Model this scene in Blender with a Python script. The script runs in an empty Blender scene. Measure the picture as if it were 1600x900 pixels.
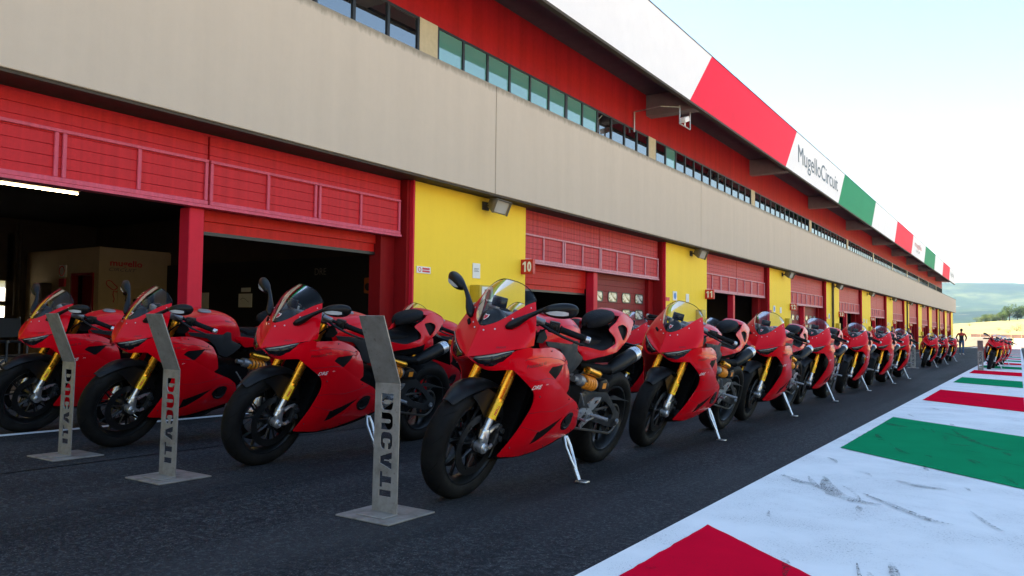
import bpy, bmesh, math, random
import numpy as np
from mathutils import Vector, Matrix, Euler
from mathutils.bvhtree import BVHTree
from mathutils.geometry import delaunay_2d_cdt

scene = bpy.context.scene
COL = scene.collection
R = math.radians

# ------------------------------------------------------------------ camera
CAM_H, SLOPE = 0.84, 0.0155
def gz(y):
    """height of the pit lane at distance y (it falls gently away from the camera)"""
    return -SLOPE * y
cam_data = bpy.data.cameras.new('camera')
cam_data.sensor_width = 36.0
cam_data.lens = 36.0 * 1213.0 / 1600.0
cam_data.clip_end = 30000
cam = bpy.data.objects.new('camera', cam_data)
COL.objects.link(cam)
cam.location = (0, 0, CAM_H)
cam.rotation_euler = (Matrix.Rotation(R(33.17), 3, 'Z') @ Matrix.Rotation(R(90 + 2.593), 3, 'X') @ Matrix.Rotation(R(0.671), 3, 'Z')).to_euler()
scene.camera = cam

# ------------------------------------------------------------------ sky, sun, exposure
SUN_EL, SUN_AZ = R(38), R(-97)          # azimuth measured from +Y towards +X: the sun stands behind the pit building
world = bpy.data.worlds.new('World'); scene.world = world
world.use_nodes = True
wn = world.node_tree.nodes; wl = world.node_tree.links
wn.clear()
sky = wn.new('ShaderNodeTexSky'); sky.sky_type = 'NISHITA'; sky.sun_disc = False
sky.sun_elevation = SUN_EL; sky.sun_rotation = SUN_AZ
sky.altitude = 300; sky.air_density = 1.3; sky.dust_density = 0.5; sky.ozone_density = 1.5
bg = wn.new('ShaderNodeBackground'); bg.inputs['Strength'].default_value = 0.075
wo = wn.new('ShaderNodeOutputWorld')
wl.new(sky.outputs[0], bg.inputs[0]); wl.new(bg.outputs[0], wo.inputs[0])
sun_data = bpy.data.lights.new('sun', 'SUN')
sun_data.energy = 5.0; sun_data.angle = R(0.5); sun_data.color = (1.0, 0.91, 0.78)
sun = bpy.data.objects.new('sun', sun_data); COL.objects.link(sun)
sdir = Vector((math.sin(SUN_AZ) * math.cos(SUN_EL), math.cos(SUN_AZ) * math.cos(SUN_EL), math.sin(SUN_EL)))
sun.rotation_euler = sdir.to_track_quat('Z', 'Y').to_euler()
sun.location = (0, 0, 60)
vs = scene.view_settings
vs.view_transform = 'Standard'; vs.look = 'None'; vs.gamma = 1.0; vs.exposure = 2.35
vs.use_curve_mapping = False
scene.cycles.use_denoising = True
scene.cycles.max_bounces = 10
scene.cycles.transparent_max_bounces = 16
scene.cycles.sample_clamp_indirect = 6.0

# ------------------------------------------------------------------ materials
def newmat(name):
    m = bpy.data.materials.new(name); m.use_nodes = True
    nt = m.node_tree
    return m, nt, nt.nodes['Principled BSDF']
def setp(b, **k):
    names = {'color': 'Base Color', 'rough': 'Roughness', 'metal': 'Metallic', 'coat': 'Coat Weight', 'coat_rough': 'Coat Roughness',
             'spec': 'Specular IOR Level', 'ior': 'IOR', 'trans': 'Transmission Weight', 'alpha': 'Alpha', 'sheen': 'Sheen Weight',
             'emit': 'Emission Color', 'emit_s': 'Emission Strength'}
    for kk, v in k.items():
        if kk in ('color', 'emit') and len(v) == 3: v = (*v, 1)
        b.inputs[names[kk]].default_value = v
def N(nt, t, **k):
    n = nt.nodes.new(t)
    for a, v in k.items():
        if a == 'op': n.operation = v
        else: setattr(n, a, v)
    return n
def coords(nt, kind='Object'):
    return N(nt, 'ShaderNodeTexCoord').outputs[kind]
def mapping(nt, src, scale=(1, 1, 1), rot=(0, 0, 0), loc=(0, 0, 0)):
    m = N(nt, 'ShaderNodeMapping'); m.inputs['Scale'].default_value = scale
    m.inputs['Rotation'].default_value = rot; m.inputs['Location'].default_value = loc
    nt.links.new(src, m.inputs['Vector']); return m.outputs[0]
def noise(nt, vec, scale, detail=4, rough=0.55, dist=0.0):
    n = N(nt, 'ShaderNodeTexNoise'); n.inputs['Scale'].default_value = scale
    n.inputs['Detail'].default_value = detail; n.inputs['Roughness'].default_value = rough; n.inputs['Distortion'].default_value = dist
    if vec is not None: nt.links.new(vec, n.inputs['Vector'])
    return n.outputs['Fac']
def ramp(nt, fac, stops, interp='LINEAR'):
    r = N(nt, 'ShaderNodeValToRGB'); r.color_ramp.interpolation = interp
    el = r.color_ramp.elements
    while len(el) < len(stops): el.new(0.5)
    for e, (p, c) in zip(el, stops):
        e.position = p; e.color = (*c, 1) if len(c) == 3 else c
    nt.links.new(fac, r.inputs[0]); return r.outputs[0]
def mix(nt, fac, a, b, mode='MIX'):
    m = N(nt, 'ShaderNodeMix', data_type='RGBA', blend_type=mode)
    for i, v in ((0, fac), (6, a), (7, b)):
        s = m.inputs[i]
        if hasattr(v, 'node'): nt.links.new(v, s)
        elif isinstance(v, (tuple, list)): s.default_value = (*v, 1) if len(v) == 3 else v
        else: s.default_value = v
    return m.outputs[2]
def math_(nt, op, a, b=None, c=None, clamp=False):
    m = N(nt, 'ShaderNodeMath', op=op); m.use_clamp = clamp
    for i, v in enumerate((a, b, c)):
        if v is None: continue
        if hasattr(v, 'node'): nt.links.new(v, m.inputs[i])
        else: m.inputs[i].default_value = v
    return m.outputs[0]
def bump(nt, b, height, strength=0.3, dist=0.01):
    n = N(nt, 'ShaderNodeBump'); n.inputs['Strength'].default_value = strength; n.inputs['Distance'].default_value = dist
    nt.links.new(height, n.inputs['Height']); nt.links.new(n.outputs[0], b.inputs['Normal'])
M = {}
def simple(name, color, rough=0.5, metal=0.0, vary=0.0, vscale=8.0, rvary=0.0, **k):
    m, nt, b = newmat(name); setp(b, color=color, rough=rough, metal=metal, **k)
    if vary or rvary:
        f = noise(nt, coords(nt), vscale, 5, 0.6)
        if vary:
            c = ramp(nt, f, [(0.25, tuple(v * (1 - vary) for v in color)), (0.75, tuple(min(1, v * (1 + vary)) for v in color))])
            nt.links.new(c, b.inputs['Base Color'])
        if rvary:
            r = ramp(nt, f, [(0.3, (max(0.02, rough - rvary),) * 3), (0.7, (min(1, rough + rvary),) * 3)])
            nt.links.new(r, b.inputs['Roughness'])
    M[name] = m; return m

# ------------------------------------------------------------------ mesh helpers
def mesh_from(name, verts, faces, smooth=True, angle=35):
    me = bpy.data.meshes.new(name); me.from_pydata([tuple(v) for v in verts], [], [tuple(f) for f in faces]); me.validate(); me.update()
    if smooth:
        me.polygons.foreach_set('use_smooth', [True] * len(me.polygons))
        me.set_sharp_from_angle(angle=R(angle))
    return me
def link(name, me, mat, parent=None):
    o = bpy.data.objects.new(name, me); COL.objects.link(o)
    if mat is not None:
        me.materials.clear(); me.materials.append(M[mat] if isinstance(mat, str) else mat)
    if parent is not None: o.parent = parent
    return o
def mk(name, vf, mat, parent=None, smooth=True, angle=35):
    return link(name, mesh_from(name, vf[0], vf[1], smooth, angle), mat, parent)
def tag(o, label, cat, group=None, kind=None):
    o['label'] = label; o['category'] = cat
    if group: o['group'] = group
    if kind: o['kind'] = kind
    return o
def structure(o):
    o['kind'] = 'structure'; return o
def empty(name, loc=(0, 0, 0), rot=(0, 0, 0)):
    o = bpy.data.objects.new(name, None); COL.objects.link(o); o.location = loc; o.rotation_euler = rot; o.empty_display_size = 0.1
    return o
def copy_tree(o, parent=None):
    c = o.copy(); COL.objects.link(c); c.parent = parent
    for ch in list(o.children): copy_tree(ch, c)
    return c
def join(*parts):
    V, F = [], []
    for v, f in parts:
        k = len(V); V += [tuple(p) for p in v]; F += [tuple(i + k for i in q) for q in f]
    return V, F
def box(x0, x1, y0, y1, z0, z1):
    v = [(x, y, z) for z in (z0, z1) for y in (y0, y1) for x in (x0, x1)]
    return v, [(0, 2, 3, 1), (4, 5, 7, 6), (0, 1, 5, 4), (2, 6, 7, 3), (0, 4, 6, 2), (1, 3, 7, 5)]
def bevel_vf(vf, w=0.004, seg=2, ang=30):
    bm = bmesh.new(); vs_ = [bm.verts.new(v) for v in vf[0]]
    for f in vf[1]:
        try: bm.faces.new([vs_[i] for i in f])
        except ValueError: pass
    bm.normal_update()
    ed = [e for e in bm.edges if len(e.link_faces) == 2 and e.calc_face_angle(0) > R(ang)]
    bmesh.ops.bevel(bm, geom=ed, offset=w, segments=seg, profile=0.5, affect='EDGES', clamp_overlap=True)
    bm.verts.index_update()
    out = [tuple(v.co) for v in bm.verts], [tuple(v.index for v in f.verts) for f in bm.faces]
    bm.free(); return out
def bbox(x0, x1, y0, y1, z0, z1, w=0.006, seg=2):
    return bevel_vf(box(x0, x1, y0, y1, z0, z1), w, seg)
def xf(vf, m):
    return [tuple(m @ Vector(v)) for v in vf[0]], vf[1]
def mirror_x(vf):
    return [(-v[0], v[1], v[2]) for v in vf[0]], [tuple(reversed(f)) for f in vf[1]]
def tube(path, rad, n=12, cap=True, up=None, flat=1.0):
    """round bar along a path; rad a number or one per point; flat squeezes one axis"""
    P = [Vector(p) for p in path]; k = len(P)
    rr = rad if isinstance(rad, (list, tuple)) else [rad] * k
    V, F = [], []; ref = Vector(up) if up else None
    prev = None
    for i, p in enumerate(P):
        t = (P[min(i + 1, k - 1)] - P[max(i - 1, 0)]).normalized()
        if ref is None: ref = Vector((0, 0, 1)) if abs(t.z) < 0.9 else Vector((1, 0, 0))
        a = (prev if prev is not None else ref); a = (a - t * a.dot(t))
        if a.length < 1e-6: a = t.orthogonal()
        a.normalize(); b = t.cross(a); prev = a
        for j in range(n):
            th = 2 * math.pi * j / n
            V.append(p + (a * math.cos(th) + b * math.sin(th) * flat) * rr[i])
    for i in range(k - 1):
        for j in range(n):
            F.append((i * n + j, i * n + (j + 1) % n, (i + 1) * n + (j + 1) % n, (i + 1) * n + j))
    if cap:
        F.append(tuple(reversed(range(n)))); F.append(tuple(range((k - 1) * n, k * n)))
    return V, F
def lathe_x(prof, n=48, closed=True, c=(0, 0, 0), a0=0, a1=2 * math.pi):
    """spin a profile of (x, r) about the X axis through c"""
    full = abs(a1 - a0) > 6.28
    V, F = [], []; m = len(prof); steps = n if full else n + 1
    for i in range(steps):
        th = a0 + (a1 - a0) * i / n
        for x, r in prof: V.append((c[0] + x, c[1] + r * math.cos(th), c[2] + r * math.sin(th)))
    for i in range(n):
        i2 = (i + 1) % steps
        for j in range(m if closed else m - 1):
            j2 = (j + 1) % m
            F.append((i * m + j, i2 * m + j, i2 * m + j2, i * m + j2))
    return V, F
def lathe_axis(prof, p0, p1, n=20):
    """spin (t, r) profile about the segment p0->p1 (t in metres from p0)"""
    d = (Vector(p1) - Vector(p0)).normalized()
    return tube([Vector(p0) + d * t for t, r in prof], [max(r, 1e-4) for t, r in prof], n)
def extrude(poly, thick, plane='yz', at=0.0):
    """flat polygon (2D points) given thickness; plane yz -> thickness along x, xz -> along y, xy -> along z"""
    n = len(poly)
    area = sum(poly[i][0] * poly[(i + 1) % n][1] - poly[(i + 1) % n][0] * poly[i][1] for i in range(n))
    if area < 0: poly = poly[::-1]
    def P(p, t):
        a, b = p
        return {'yz': (at + t, a, b), 'xz': (a, at - t, b), 'xy': (a, b, at + t)}[plane]
    V = [P(p, 0) for p in poly] + [P(p, thick) for p in poly]
    F = [tuple(reversed(range(n))), tuple(range(n, 2 * n))] + [(i, (i + 1) % n, n + (i + 1) % n, n + i) for i in range(n)]
    return V, F
def rounded(pts, r=0.02, seg=4):
    """round the corners of a closed 2D outline"""
    out = []; n = len(pts)
    for i in range(n):
        a, p, b = Vector(pts[i - 1][:2]), Vector(pts[i][:2]), Vector(pts[(i + 1) % n][:2])
        rr = pts[i][2] if len(pts[i]) > 2 else r
        if rr <= 0: out.append(tuple(p)); continue
        da, db = (a - p), (b - p)
        ra, rb = min(rr, da.length * 0.48), min(rr, db.length * 0.48)
        q0, q1 = p + da.normalized() * ra, p + db.normalized() * rb
        for s in range(seg + 1):
            t = s / seg; out.append(tuple(q0 * (1 - t) ** 2 + p * 2 * t * (1 - t) + q1 * t * t))
    return out
def inside(pt, poly):
    x, y = pt; c = False; n = len(poly)
    for i in range(n):
        x0, y0 = poly[i]; x1, y1 = poly[i - 1]
        if (y0 > y) != (y1 > y) and x < (x1 - x0) * (y - y0) / (y1 - y0) + x0: c = not c
    return c
def dense(poly, step):
    out = []; n = len(poly)
    for i in range(n):
        a, b = Vector(poly[i]), Vector(poly[(i + 1) % n]); k = max(1, int((b - a).length / step))
        for s in range(k): out.append(tuple(a.lerp(b, s / k)))
    return out
def fill2d(outline, holes=(), step=0.02):
    """triangulate a 2D outline with holes and inner points"""
    loops = [dense(outline, step)] + [dense(h, step) for h in holes]
    P, E = [], []
    for lp in loops:
        k = len(P); P += lp; E += [(k + i, k + (i + 1) % len(lp)) for i in range(len(lp))]
    nb = len(P)
    xs = [p[0] for p in outline]; ys = [p[1] for p in outline]
    nx, ny = int((max(xs) - min(xs)) / step) + 1, int((max(ys) - min(ys)) / step) + 1
    B = np.array(P)
    for i in range(nx):
        for j in range(ny):
            q = (min(xs) + (i + 0.5 + 0.25 * (j % 2)) * step, min(ys) + (j + 0.5) * step)
            if not inside(q, outline) or any(inside(q, h) for h in holes): continue
            if np.min(np.hypot(B[:, 0] - q[0], B[:, 1] - q[1])) < step * 0.55: continue
            P.append(q)
    r = delaunay_2d_cdt([Vector(p) for p in P], E, [], 0, 1e-6)
    V, F = r[0], r[2]; out = []
    for f in r[2]:
        cx = sum(V[i].x for i in f) / len(f); cy = sum(V[i].y for i in f) / len(f)
        if inside((cx, cy), outline) and not any(inside((cx, cy), h) for h in holes):
            f = list(f)
            a = sum(V[f[i]].x * V[f[(i + 1) % len(f)]].y - V[f[(i + 1) % len(f)]].x * V[f[i]].y for i in range(len(f)))
            out.append(tuple(f if a > 0 else f[::-1]))
    used = sorted({i for f in out for i in f}); mp = {u: i for i, u in enumerate(used)}
    return [(V[u].x, V[u].y) for u in used], [tuple(mp[i] for i in f) for f in out]
def bound_edges(F):
    cnt = {}
    for f in F:
        for i in range(len(f)): cnt[(f[i], f[(i + 1) % len(f)])] = 1
    return [e for e in cnt if (e[1], e[0]) not in cnt]
def plate(outline, holes, fn, thick, step=0.02, edge=0.0):
    """lift a 2D sheet through fn((a, b), depth) -> xyz and give it thickness"""
    P, F = fill2d(outline, holes, step)
    be = bound_edges(F); bd = {i for e in be for i in e}
    n = len(P)
    V = [fn(p, edge if i in bd else 0.0) for i, p in enumerate(P)] + [fn(p, thick) for p in P]
    FF = [tuple(f) for f in F] + [tuple(i + n for i in reversed(f)) for f in F] + [(a, a + n, b + n, b) for a, b in be]
    FF = [f if len(f) < 5 else f for f in FF]
    return V, FF
def subsurf(vf, lev=2, crease=None, mirror=False, solid=0.0):
    """Catmull-Clark through a temporary object; crease maps vertex pairs to 0..1"""
    me = bpy.data.meshes.new('t'); me.from_pydata([tuple(v) for v in vf[0]], [], [tuple(f) for f in vf[1]]); me.update()
    if crease:
        at = me.attributes.new('crease_edge', 'FLOAT', 'EDGE')
        key = {tuple(sorted(e.vertices)): e.index for e in me.edges}
        for (a, b), w in crease.items():
            i = key.get(tuple(sorted((a, b))))
            if i is not None: at.data[i].value = w
    o = bpy.data.objects.new('t', me); COL.objects.link(o)
    if mirror:
        m = o.modifiers.new('m', 'MIRROR'); m.use_axis = (True, False, False); m.use_clip = True; m.merge_threshold = 0.0008
    s = o.modifiers.new('s', 'SUBSURF'); s.levels = lev; s.render_levels = lev
    if solid:
        q = o.modifiers.new('q', 'SOLIDIFY'); q.thickness = solid; q.offset = -1
    dg = bpy.context.evaluated_depsgraph_get(); ev = o.evaluated_get(dg); m2 = ev.to_mesh()
    out = [tuple(v.co) for v in m2.vertices], [tuple(p.vertices) for p in m2.polygons]
    ev.to_mesh_clear(); bpy.data.objects.remove(o); bpy.data.meshes.remove(me)
    return out
def grid(rows, closed=False):
    m = len(rows[0]); V = [p for r in rows for p in r]; F = []
    for i in range(len(rows) - 1):
        for j in range(m if closed else m - 1):
            j2 = (j + 1) % m; F.append((i * m + j, i * m + j2, (i + 1) * m + j2, (i + 1) * m + j))
    return V, F
def flip(vf): return vf[0], [tuple(reversed(f)) for f in vf[1]]
_text = {}
def text2d(s, size=1.0, weight=0.0, shear=0.0, space=1.0):
    """flat lettering as 2D vertices and faces, centred on its own box"""
    cu = bpy.data.curves.new('t', 'FONT'); cu.body = s; cu.size = size; cu.offset = weight; cu.shear = shear
    cu.space_character = space; cu.resolution_u = 3; cu.fill_mode = 'FRONT'
    o = bpy.data.objects.new('t', cu); COL.objects.link(o)
    dg = bpy.context.evaluated_depsgraph_get(); ev = o.evaluated_get(dg); me = ev.to_mesh()
    V = [(v.co.x, v.co.y) for v in me.vertices]; F = [tuple(p.vertices) for p in me.polygons]
    ev.to_mesh_clear(); bpy.data.objects.remove(o); bpy.data.curves.remove(cu)
    x0, x1 = min(v[0] for v in V), max(v[0] for v in V); y0, y1 = min(v[1] for v in V), max(v[1] for v in V)
    return [(x - (x0 + x1) / 2, y - (y0 + y1) / 2) for x, y in V], F, (x1 - x0, y1 - y0)
def lettering(s, fn, size, **k):
    V, F, _ = text2d(s, size, **k)
    return [fn(v) for v in V], F

# ------------------------------------------------------------------ motorcycle materials
m = simple('red_paint', (0.60, 0.0006, 0.0075), 0.34, coat=0.27, coat_rough=0.012, spec=0.5)
m.node_tree.nodes['Principled BSDF'].inputs['Specular Tint'].default_value = (0.9, 0.03, 0.06, 1)
simple('satin_black', (0.006, 0.006, 0.007), 0.40, spec=.22, rvary=0.08, vscale=20)
simple('matt_black', (0.005, 0.005, 0.006), 0.6, spec=.08, rvary=0.1, vscale=14)
simple('deep_black', (0.003, 0.003, 0.0035), 0.7, spec=.03)
simple('gloss_black', (0.004, 0.0045, 0.006), 0.12, spec=.3)
simple('gold_tube', (0.80, 0.36, 0.03), 0.26, 0.9, rvary=0.05)
simple('spring_yellow', (0.75, 0.26, 0.02), 0.35)
simple('aluminium', (0.55, 0.56, 0.58), 0.33, 0.9, vary=0.15, vscale=30, rvary=0.1)
simple('cast_grey', (0.24, 0.245, 0.26), 0.45, 0.6, rvary=0.1, vscale=30)
simple('dark_metal', (0.030, 0.032, 0.036), 0.42, 0.4, rvary=0.1, vscale=22)
simple('rim_black', (0.008, 0.009, 0.010), 0.3, spec=.3)
simple('disc_steel', (0.05, 0.05, 0.053), 0.36, 0.9, rvary=0.1, vscale=60)
simple('seat_cover', (0.007, 0.007, 0.008), 0.65, spec=.1, rvary=0.08, vscale=60)
simple('lamp_strip', (0.30, 0.29, 0.26), 0.4)
simple('white_print', (0.82, 0.82, 0.82), 0.4)
simple('dark_print', (0.10, 0.004, 0.006), 0.35)
simple('indicator_lens', (0.55, 0.56, 0.58), 0.12, coat=1.0)
simple('orange_lens', (0.8, 0.25, 0.02), 0.2, coat=0.5)
simple('label_yellow', (0.95, 0.60, 0.02), 0.5, spec=.2)
simple('label_red', (0.60, 0.01, 0.015), 0.4)
simple('chain_steel', (0.12, 0.11, 0.10), 0.45, 0.8)
def mat_screen():
    m, nt, b = newmat('windscreen_clear')
    nt.nodes.remove(b)
    out = nt.nodes['Material Output']
    tr = N(nt, 'ShaderNodeBsdfTransparent'); tr.inputs[0].default_value = (0.93, 0.93, 0.91, 1)
    gl = N(nt, 'ShaderNodeBsdfGlossy'); gl.inputs['Roughness'].default_value = 0.015
    fr = N(nt, 'ShaderNodeFresnel'); fr.inputs[0].default_value = 1.24
    mx = N(nt, 'ShaderNodeMixShader')
    nt.links.new(math_(nt, 'MULTIPLY_ADD', fr.outputs[0], .55, .012), mx.inputs[0]); nt.links.new(tr.outputs[0], mx.inputs[1]); nt.links.new(gl.outputs[0], mx.inputs[2])
    nt.links.new(mx.outputs[0], out.inputs['Surface']); M['windscreen_clear'] = m
mat_screen()
def mat_tyre():
    m, nt, b = newmat('tyre_rubber'); setp(b, color=(0.016, 0.016, 0.017), rough=0.62, spec=.08)
    uv = coords(nt, 'UV'); sp = N(nt, 'ShaderNodeSeparateXYZ'); nt.links.new(uv, sp.inputs[0])
    u, v = sp.outputs[0], sp.outputs[1]
    # moulded tread grooves: slanting cuts on each shoulder
    a = math_(nt, 'ABSOLUTE', math_(nt, 'SUBTRACT', v, 0.5))
    ph = math_(nt, 'FRACT', math_(nt, 'ADD', math_(nt, 'MULTIPLY', u, 13.0), math_(nt, 'MULTIPLY', a, 2.2)))
    ln = math_(nt, 'LESS_THAN', math_(nt, 'ABSOLUTE', math_(nt, 'SUBTRACT', ph, 0.5)), 0.035)
    band = math_(nt, 'MULTIPLY', math_(nt, 'GREATER_THAN', a, 0.05), math_(nt, 'LESS_THAN', a, 0.24))
    g = math_(nt, 'MULTIPLY', ln, band)
    n1 = noise(nt, coords(nt), 40, 4, 0.6)
    h = math_(nt, 'SUBTRACT', math_(nt, 'MULTIPLY', n1, 0.25), g)
    bump(nt, b, h, 0.8, 0.004)
    dust = ramp(nt, noise(nt, coords(nt), 7, 5, 0.65), [(0.42, (0.0065, 0.0065, 0.007)), (0.78, (0.016, 0.0155, 0.015))])
    nt.links.new(mix(nt, g, dust, (0.004, 0.004, 0.004)), b.inputs['Base Color'])
    nt.links.new(ramp(nt, n1, [(0.3, (0.5,) * 3), (0.7, (0.72,) * 3)]), b.inputs['Roughness'])
    M['tyre_rubber'] = m
mat_tyre()

# ------------------------------------------------------------------ motorcycle
LEAN = R(14)
def tps(pts):
    """thin-plate surface x(y, z) through control points"""
    P = np.array([(p[0], p[1]) for p in pts]); x = np.array([p[2] for p in pts]); n = len(P)
    U = lambda r2: np.where(r2 < 1e-12, 0, 0.5 * r2 * np.log(np.maximum(r2, 1e-12)))
    K = U(((P[:, None] - P[None]) ** 2).sum(-1)) + np.eye(n) * 2e-4
    A = np.zeros((n + 3, n + 3)); A[:n, :n] = K; A[:n, n] = 1; A[:n, n + 1:] = P; A[n, :n] = 1; A[n + 1:, :n] = P.T
    w = np.linalg.solve(A, np.append(x, [0, 0, 0]))
    def f(y, z):
        r2 = (P[:, 0] - y) ** 2 + (P[:, 1] - z) ** 2
        return float(U(r2) @ w[:n] + w[n] + w[n + 1] * y + w[n + 2] * z)
    return f
SIDE = tps([(-.06, .77, .185), (-.03, .80, .195), (.05, .845, .222), (.15, .852, .230), (.26, .85, .228), (.38, .815, .225), (.47, .765, .215),
            (-.03, .74, .195), (.05, .775, .243), (.15, .775, .257), (.27, .765, .262), (.40, .735, .256), (.505, .70, .238),
            (.03, .68, .226), (.10, .69, .255), (.18, .685, .267), (.30, .67, .268), (.43, .65, .258), (.54, .62, .238),
            (.16, .58, .240), (.20, .575, .254), (.28, .565, .264), (.39, .55, .262), (.52, .54, .252), (.65, .53, .232),
            (.165, .45, .210), (.22, .45, .230), (.31, .445, .246), (.44, .44, .244), (.60, .45, .234), (.735, .475, .216),
            (.145, .34, .174), (.21, .335, .195), (.32, .335, .212), (.46, .345, .216), (.63, .37, .212), (.775, .40, .200),
            (.12, .25, .134), (.20, .245, .150), (.32, .248, .165), (.46, .265, .176), (.64, .295, .180), (.80, .33, .178)])
def side_fn(off=0.0, sgn=1, X=None):
    X = X or SIDE
    def f(p, d): return (sgn * (X(p[0], p[1]) + off - d), p[0], p[1])
    return f
def drape(me, ctr, eu, ev, dr, off=.0012):
    """lay flat 2D lettering on a mesh: centre, reading direction, up direction, direction of projection"""
    bt = BVHTree.FromPolygons([v.co.copy() for v in me.vertices], [tuple(p.vertices) for p in me.polygons])
    ctr, eu, ev, dr = Vector(ctr), Vector(eu).normalized(), Vector(ev).normalized(), Vector(dr).normalized()
    def f(v):
        p = ctr + eu * v[0] + ev * v[1]
        h = bt.ray_cast(p - dr * .15, dr)[0]
        return (h if h is not None else p) - dr * off
    return f
def both(vf):
    return (vf, mirror_x(vf))

def make_bike(root):
    def part(name, vf, mat, parent=None, **k): return mk(name, vf, mat, parent or root, **k)
    # ---------------- wheels
    def tyre(cx, W, Rb, Ro, cy):
        prof = [(-.36, 0), (-.44, .12), (-.5, .42), (-.485, .62), (-.42, .80), (-.31, .915), (-.17, .98), (0, 1), (.17, .98), (.31, .915), (.42, .80), (.485, .62), (.5, .42), (.44, .12), (.36, 0)]
        n, k = 64, len(prof); V, F = [], []
        for i in range(n):
            th = 2 * math.pi * i / n
            for x, r in prof:
                rr = Rb + (Ro - Rb) * r; V.append((cx + x * W, cy + rr * math.cos(th), Ro + rr * math.sin(th)))
        uvs = []
        for i in range(n):
            for j in range(k - 1):
                i2 = (i + 1) % n
                F.append((i * k + j, i * k + j + 1, i2 * k + j + 1, i2 * k + j))
                uvs.append([(i / n, j / (k - 1)), (i / n, (j + 1) / (k - 1)), ((i + 1) / n, (j + 1) / (k - 1)), ((i + 1) / n, j / (k - 1))])
        me = mesh_from('tyre', V, F, True, 60); ul = me.uv_layers.new(name='UVMap')
        for pl, q in zip(me.polygons, uvs):
            for li, t in zip(pl.loop_indices, q): ul.data[li].uv = t
        return me
    def wheel(name, cy, W, Ro, rw, front):
        c = (0, cy, Ro); Rb = .216
        barrel = lathe_x([(-rw, .222), (-rw, .211), (-rw + .010, .203), (-.012, .188), (.012, .188), (rw - .010, .203), (rw, .211), (rw, .222), (rw - .008, .213), (0, .204), (-rw + .008, .213)], 56, True, c)
        hub = lathe_x([(-.058, .018), (-.058, .034), (-.03, .040), (.03, .040), (.058, .034), (.058, .018)], 24, True, c)
        parts = [barrel, hub]
        for i in range(5):
            a = 2 * math.pi * i / 5 + .3
            def pt(r, da, x=0): return (x, cy + r * math.cos(a + da), Ro + r * math.sin(a + da))
            for s in (-1, 1):
                parts.append(tube([pt(.03, 0), pt(.075, s * .08), pt(.13, s * .22), pt(.195, s * .30)], [.017, .013, .0105, .012], 8, False, (1, 0, 0), .6))
        w = part(name, join(*parts), 'rim_black')
        t = link('tyre', tyre(0, W, Rb, Ro, cy), 'tyre_rubber', w)
        def disc(x, r1, r0, nm='brake_disc'):
            ring = lathe_x([(-.0025, r0), (-.0025, r1), (.0025, r1), (.0025, r0)], 56, True, (x, cy, Ro))
            ps = [ring]
            for i in range(9):
                a = 2 * math.pi * i / 9
                p0 = (x, cy + .045 * math.cos(a), Ro + .045 * math.sin(a)); p1 = (x, cy + (r0 + .006) * math.cos(a + .18), Ro + (r0 + .006) * math.sin(a + .18))
                ps.append(tube([p0, p1], [.010, .006], 6, True, (1, 0, 0), .5))
                ps.append(lathe_x([(-.006, .0001), (-.006, .008), (.006, .008), (.006, .0001)], 8, False, (x, p1[1], p1[2])))
            ps.append(lathe_x([(-.005, .03), (-.005, .052), (.005, .052), (.005, .03)], 24, True, (x, cy, Ro)))
            d = mk(nm, join(*ps), 'disc_steel', w)
            return d
        if front:
            for s in (-1, 1): disc(s * .066, .160, .118)
        else:
            disc(-.075, .115, .085)
            # sprocket with teeth and lightening holes on the left
            teeth = []
            for i in range(84):
                a = 2 * math.pi * i / 84; r = .104 if i % 2 else .098
                teeth.append((r * math.cos(a), r * math.sin(a)))
            holes = [[(.068 * math.cos(t) + .016 * math.cos(q), .068 * math.sin(t) + .016 * math.sin(q)) for q in np.linspace(0, 2 * math.pi, 9)[:-1]] for t in np.linspace(0, 2 * math.pi, 7)[:-1]]
            mk('sprocket', plate(teeth, holes, lambda p, d: (.088 - d, cy + p[0], Ro + p[1]), .006, .03), 'disc_steel', w)
        mk('axle_nut', join(lathe_x([(0, .0001), (0, .020), (.012, .018), (.012, .010), (.006, .0095), (.006, .0001)], 6 if not front else 20, False, (.118 if front else .135, cy, Ro)),
                            lathe_x([(-.12, .0001), (-.12, .012), (.119, .012), (.119, .0001)], 12, False, (0, cy, Ro))), 'aluminium', w)
        return w
    wheel('front_wheel', 0.0, .122, .300, .048, True)
    rw = wheel('rear_wheel', 1.465, .192, .322, .082, False)
    # ---------------- fork legs
    FK = lambda z: .035 + (z - .47) * .40
    for s in (1, -1):
        x = .10 * s
        leg = part('fork_leg', lathe_axis([(0, .0255), (.005, .0275), (.40, .0275), (.405, .030), (.45, .030), (.455, .024)], (x, FK(.505), .505), (x, FK(.93), .93), 20), 'gold_tube')
        mk('fork_slider', lathe_axis([(0, .019), (.15, .019), (.155, .024), (.19, .024)], (x, FK(.345), .345), (x, FK(.52), .52), 16), 'aluminium', leg)
        foot = join(lathe_axis([(0, .022), (.01, .026), (.085, .026), (.095, .021)], (x, .005, .300), (x, FK(.39), .39), 16),
                    lathe_x([(-.028, .018), (-.028, .030), (.020, .030), (.024, .026), (.024, .018)], 20, True, (x, 0, .300)),
                    tube([(x, .02, .30), (x * .97, .07, .285), (x * .93, .115, .305)], [.016, .011, .012], 8),
                    tube([(x, .035, .375), (x * .97, .08, .395), (x * .93, .125, .40)], [.014, .011, .012], 8))
        mk('fork_foot', foot, 'aluminium', leg)
        cal = bevel_vf(extrude([(.10, .285), (.145, .31), (.158, .36), (.14, .41), (.105, .405), (.112, .36), (.092, .31)], .055, 'yz', x * .83 - .0275), .008, 2)
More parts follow.
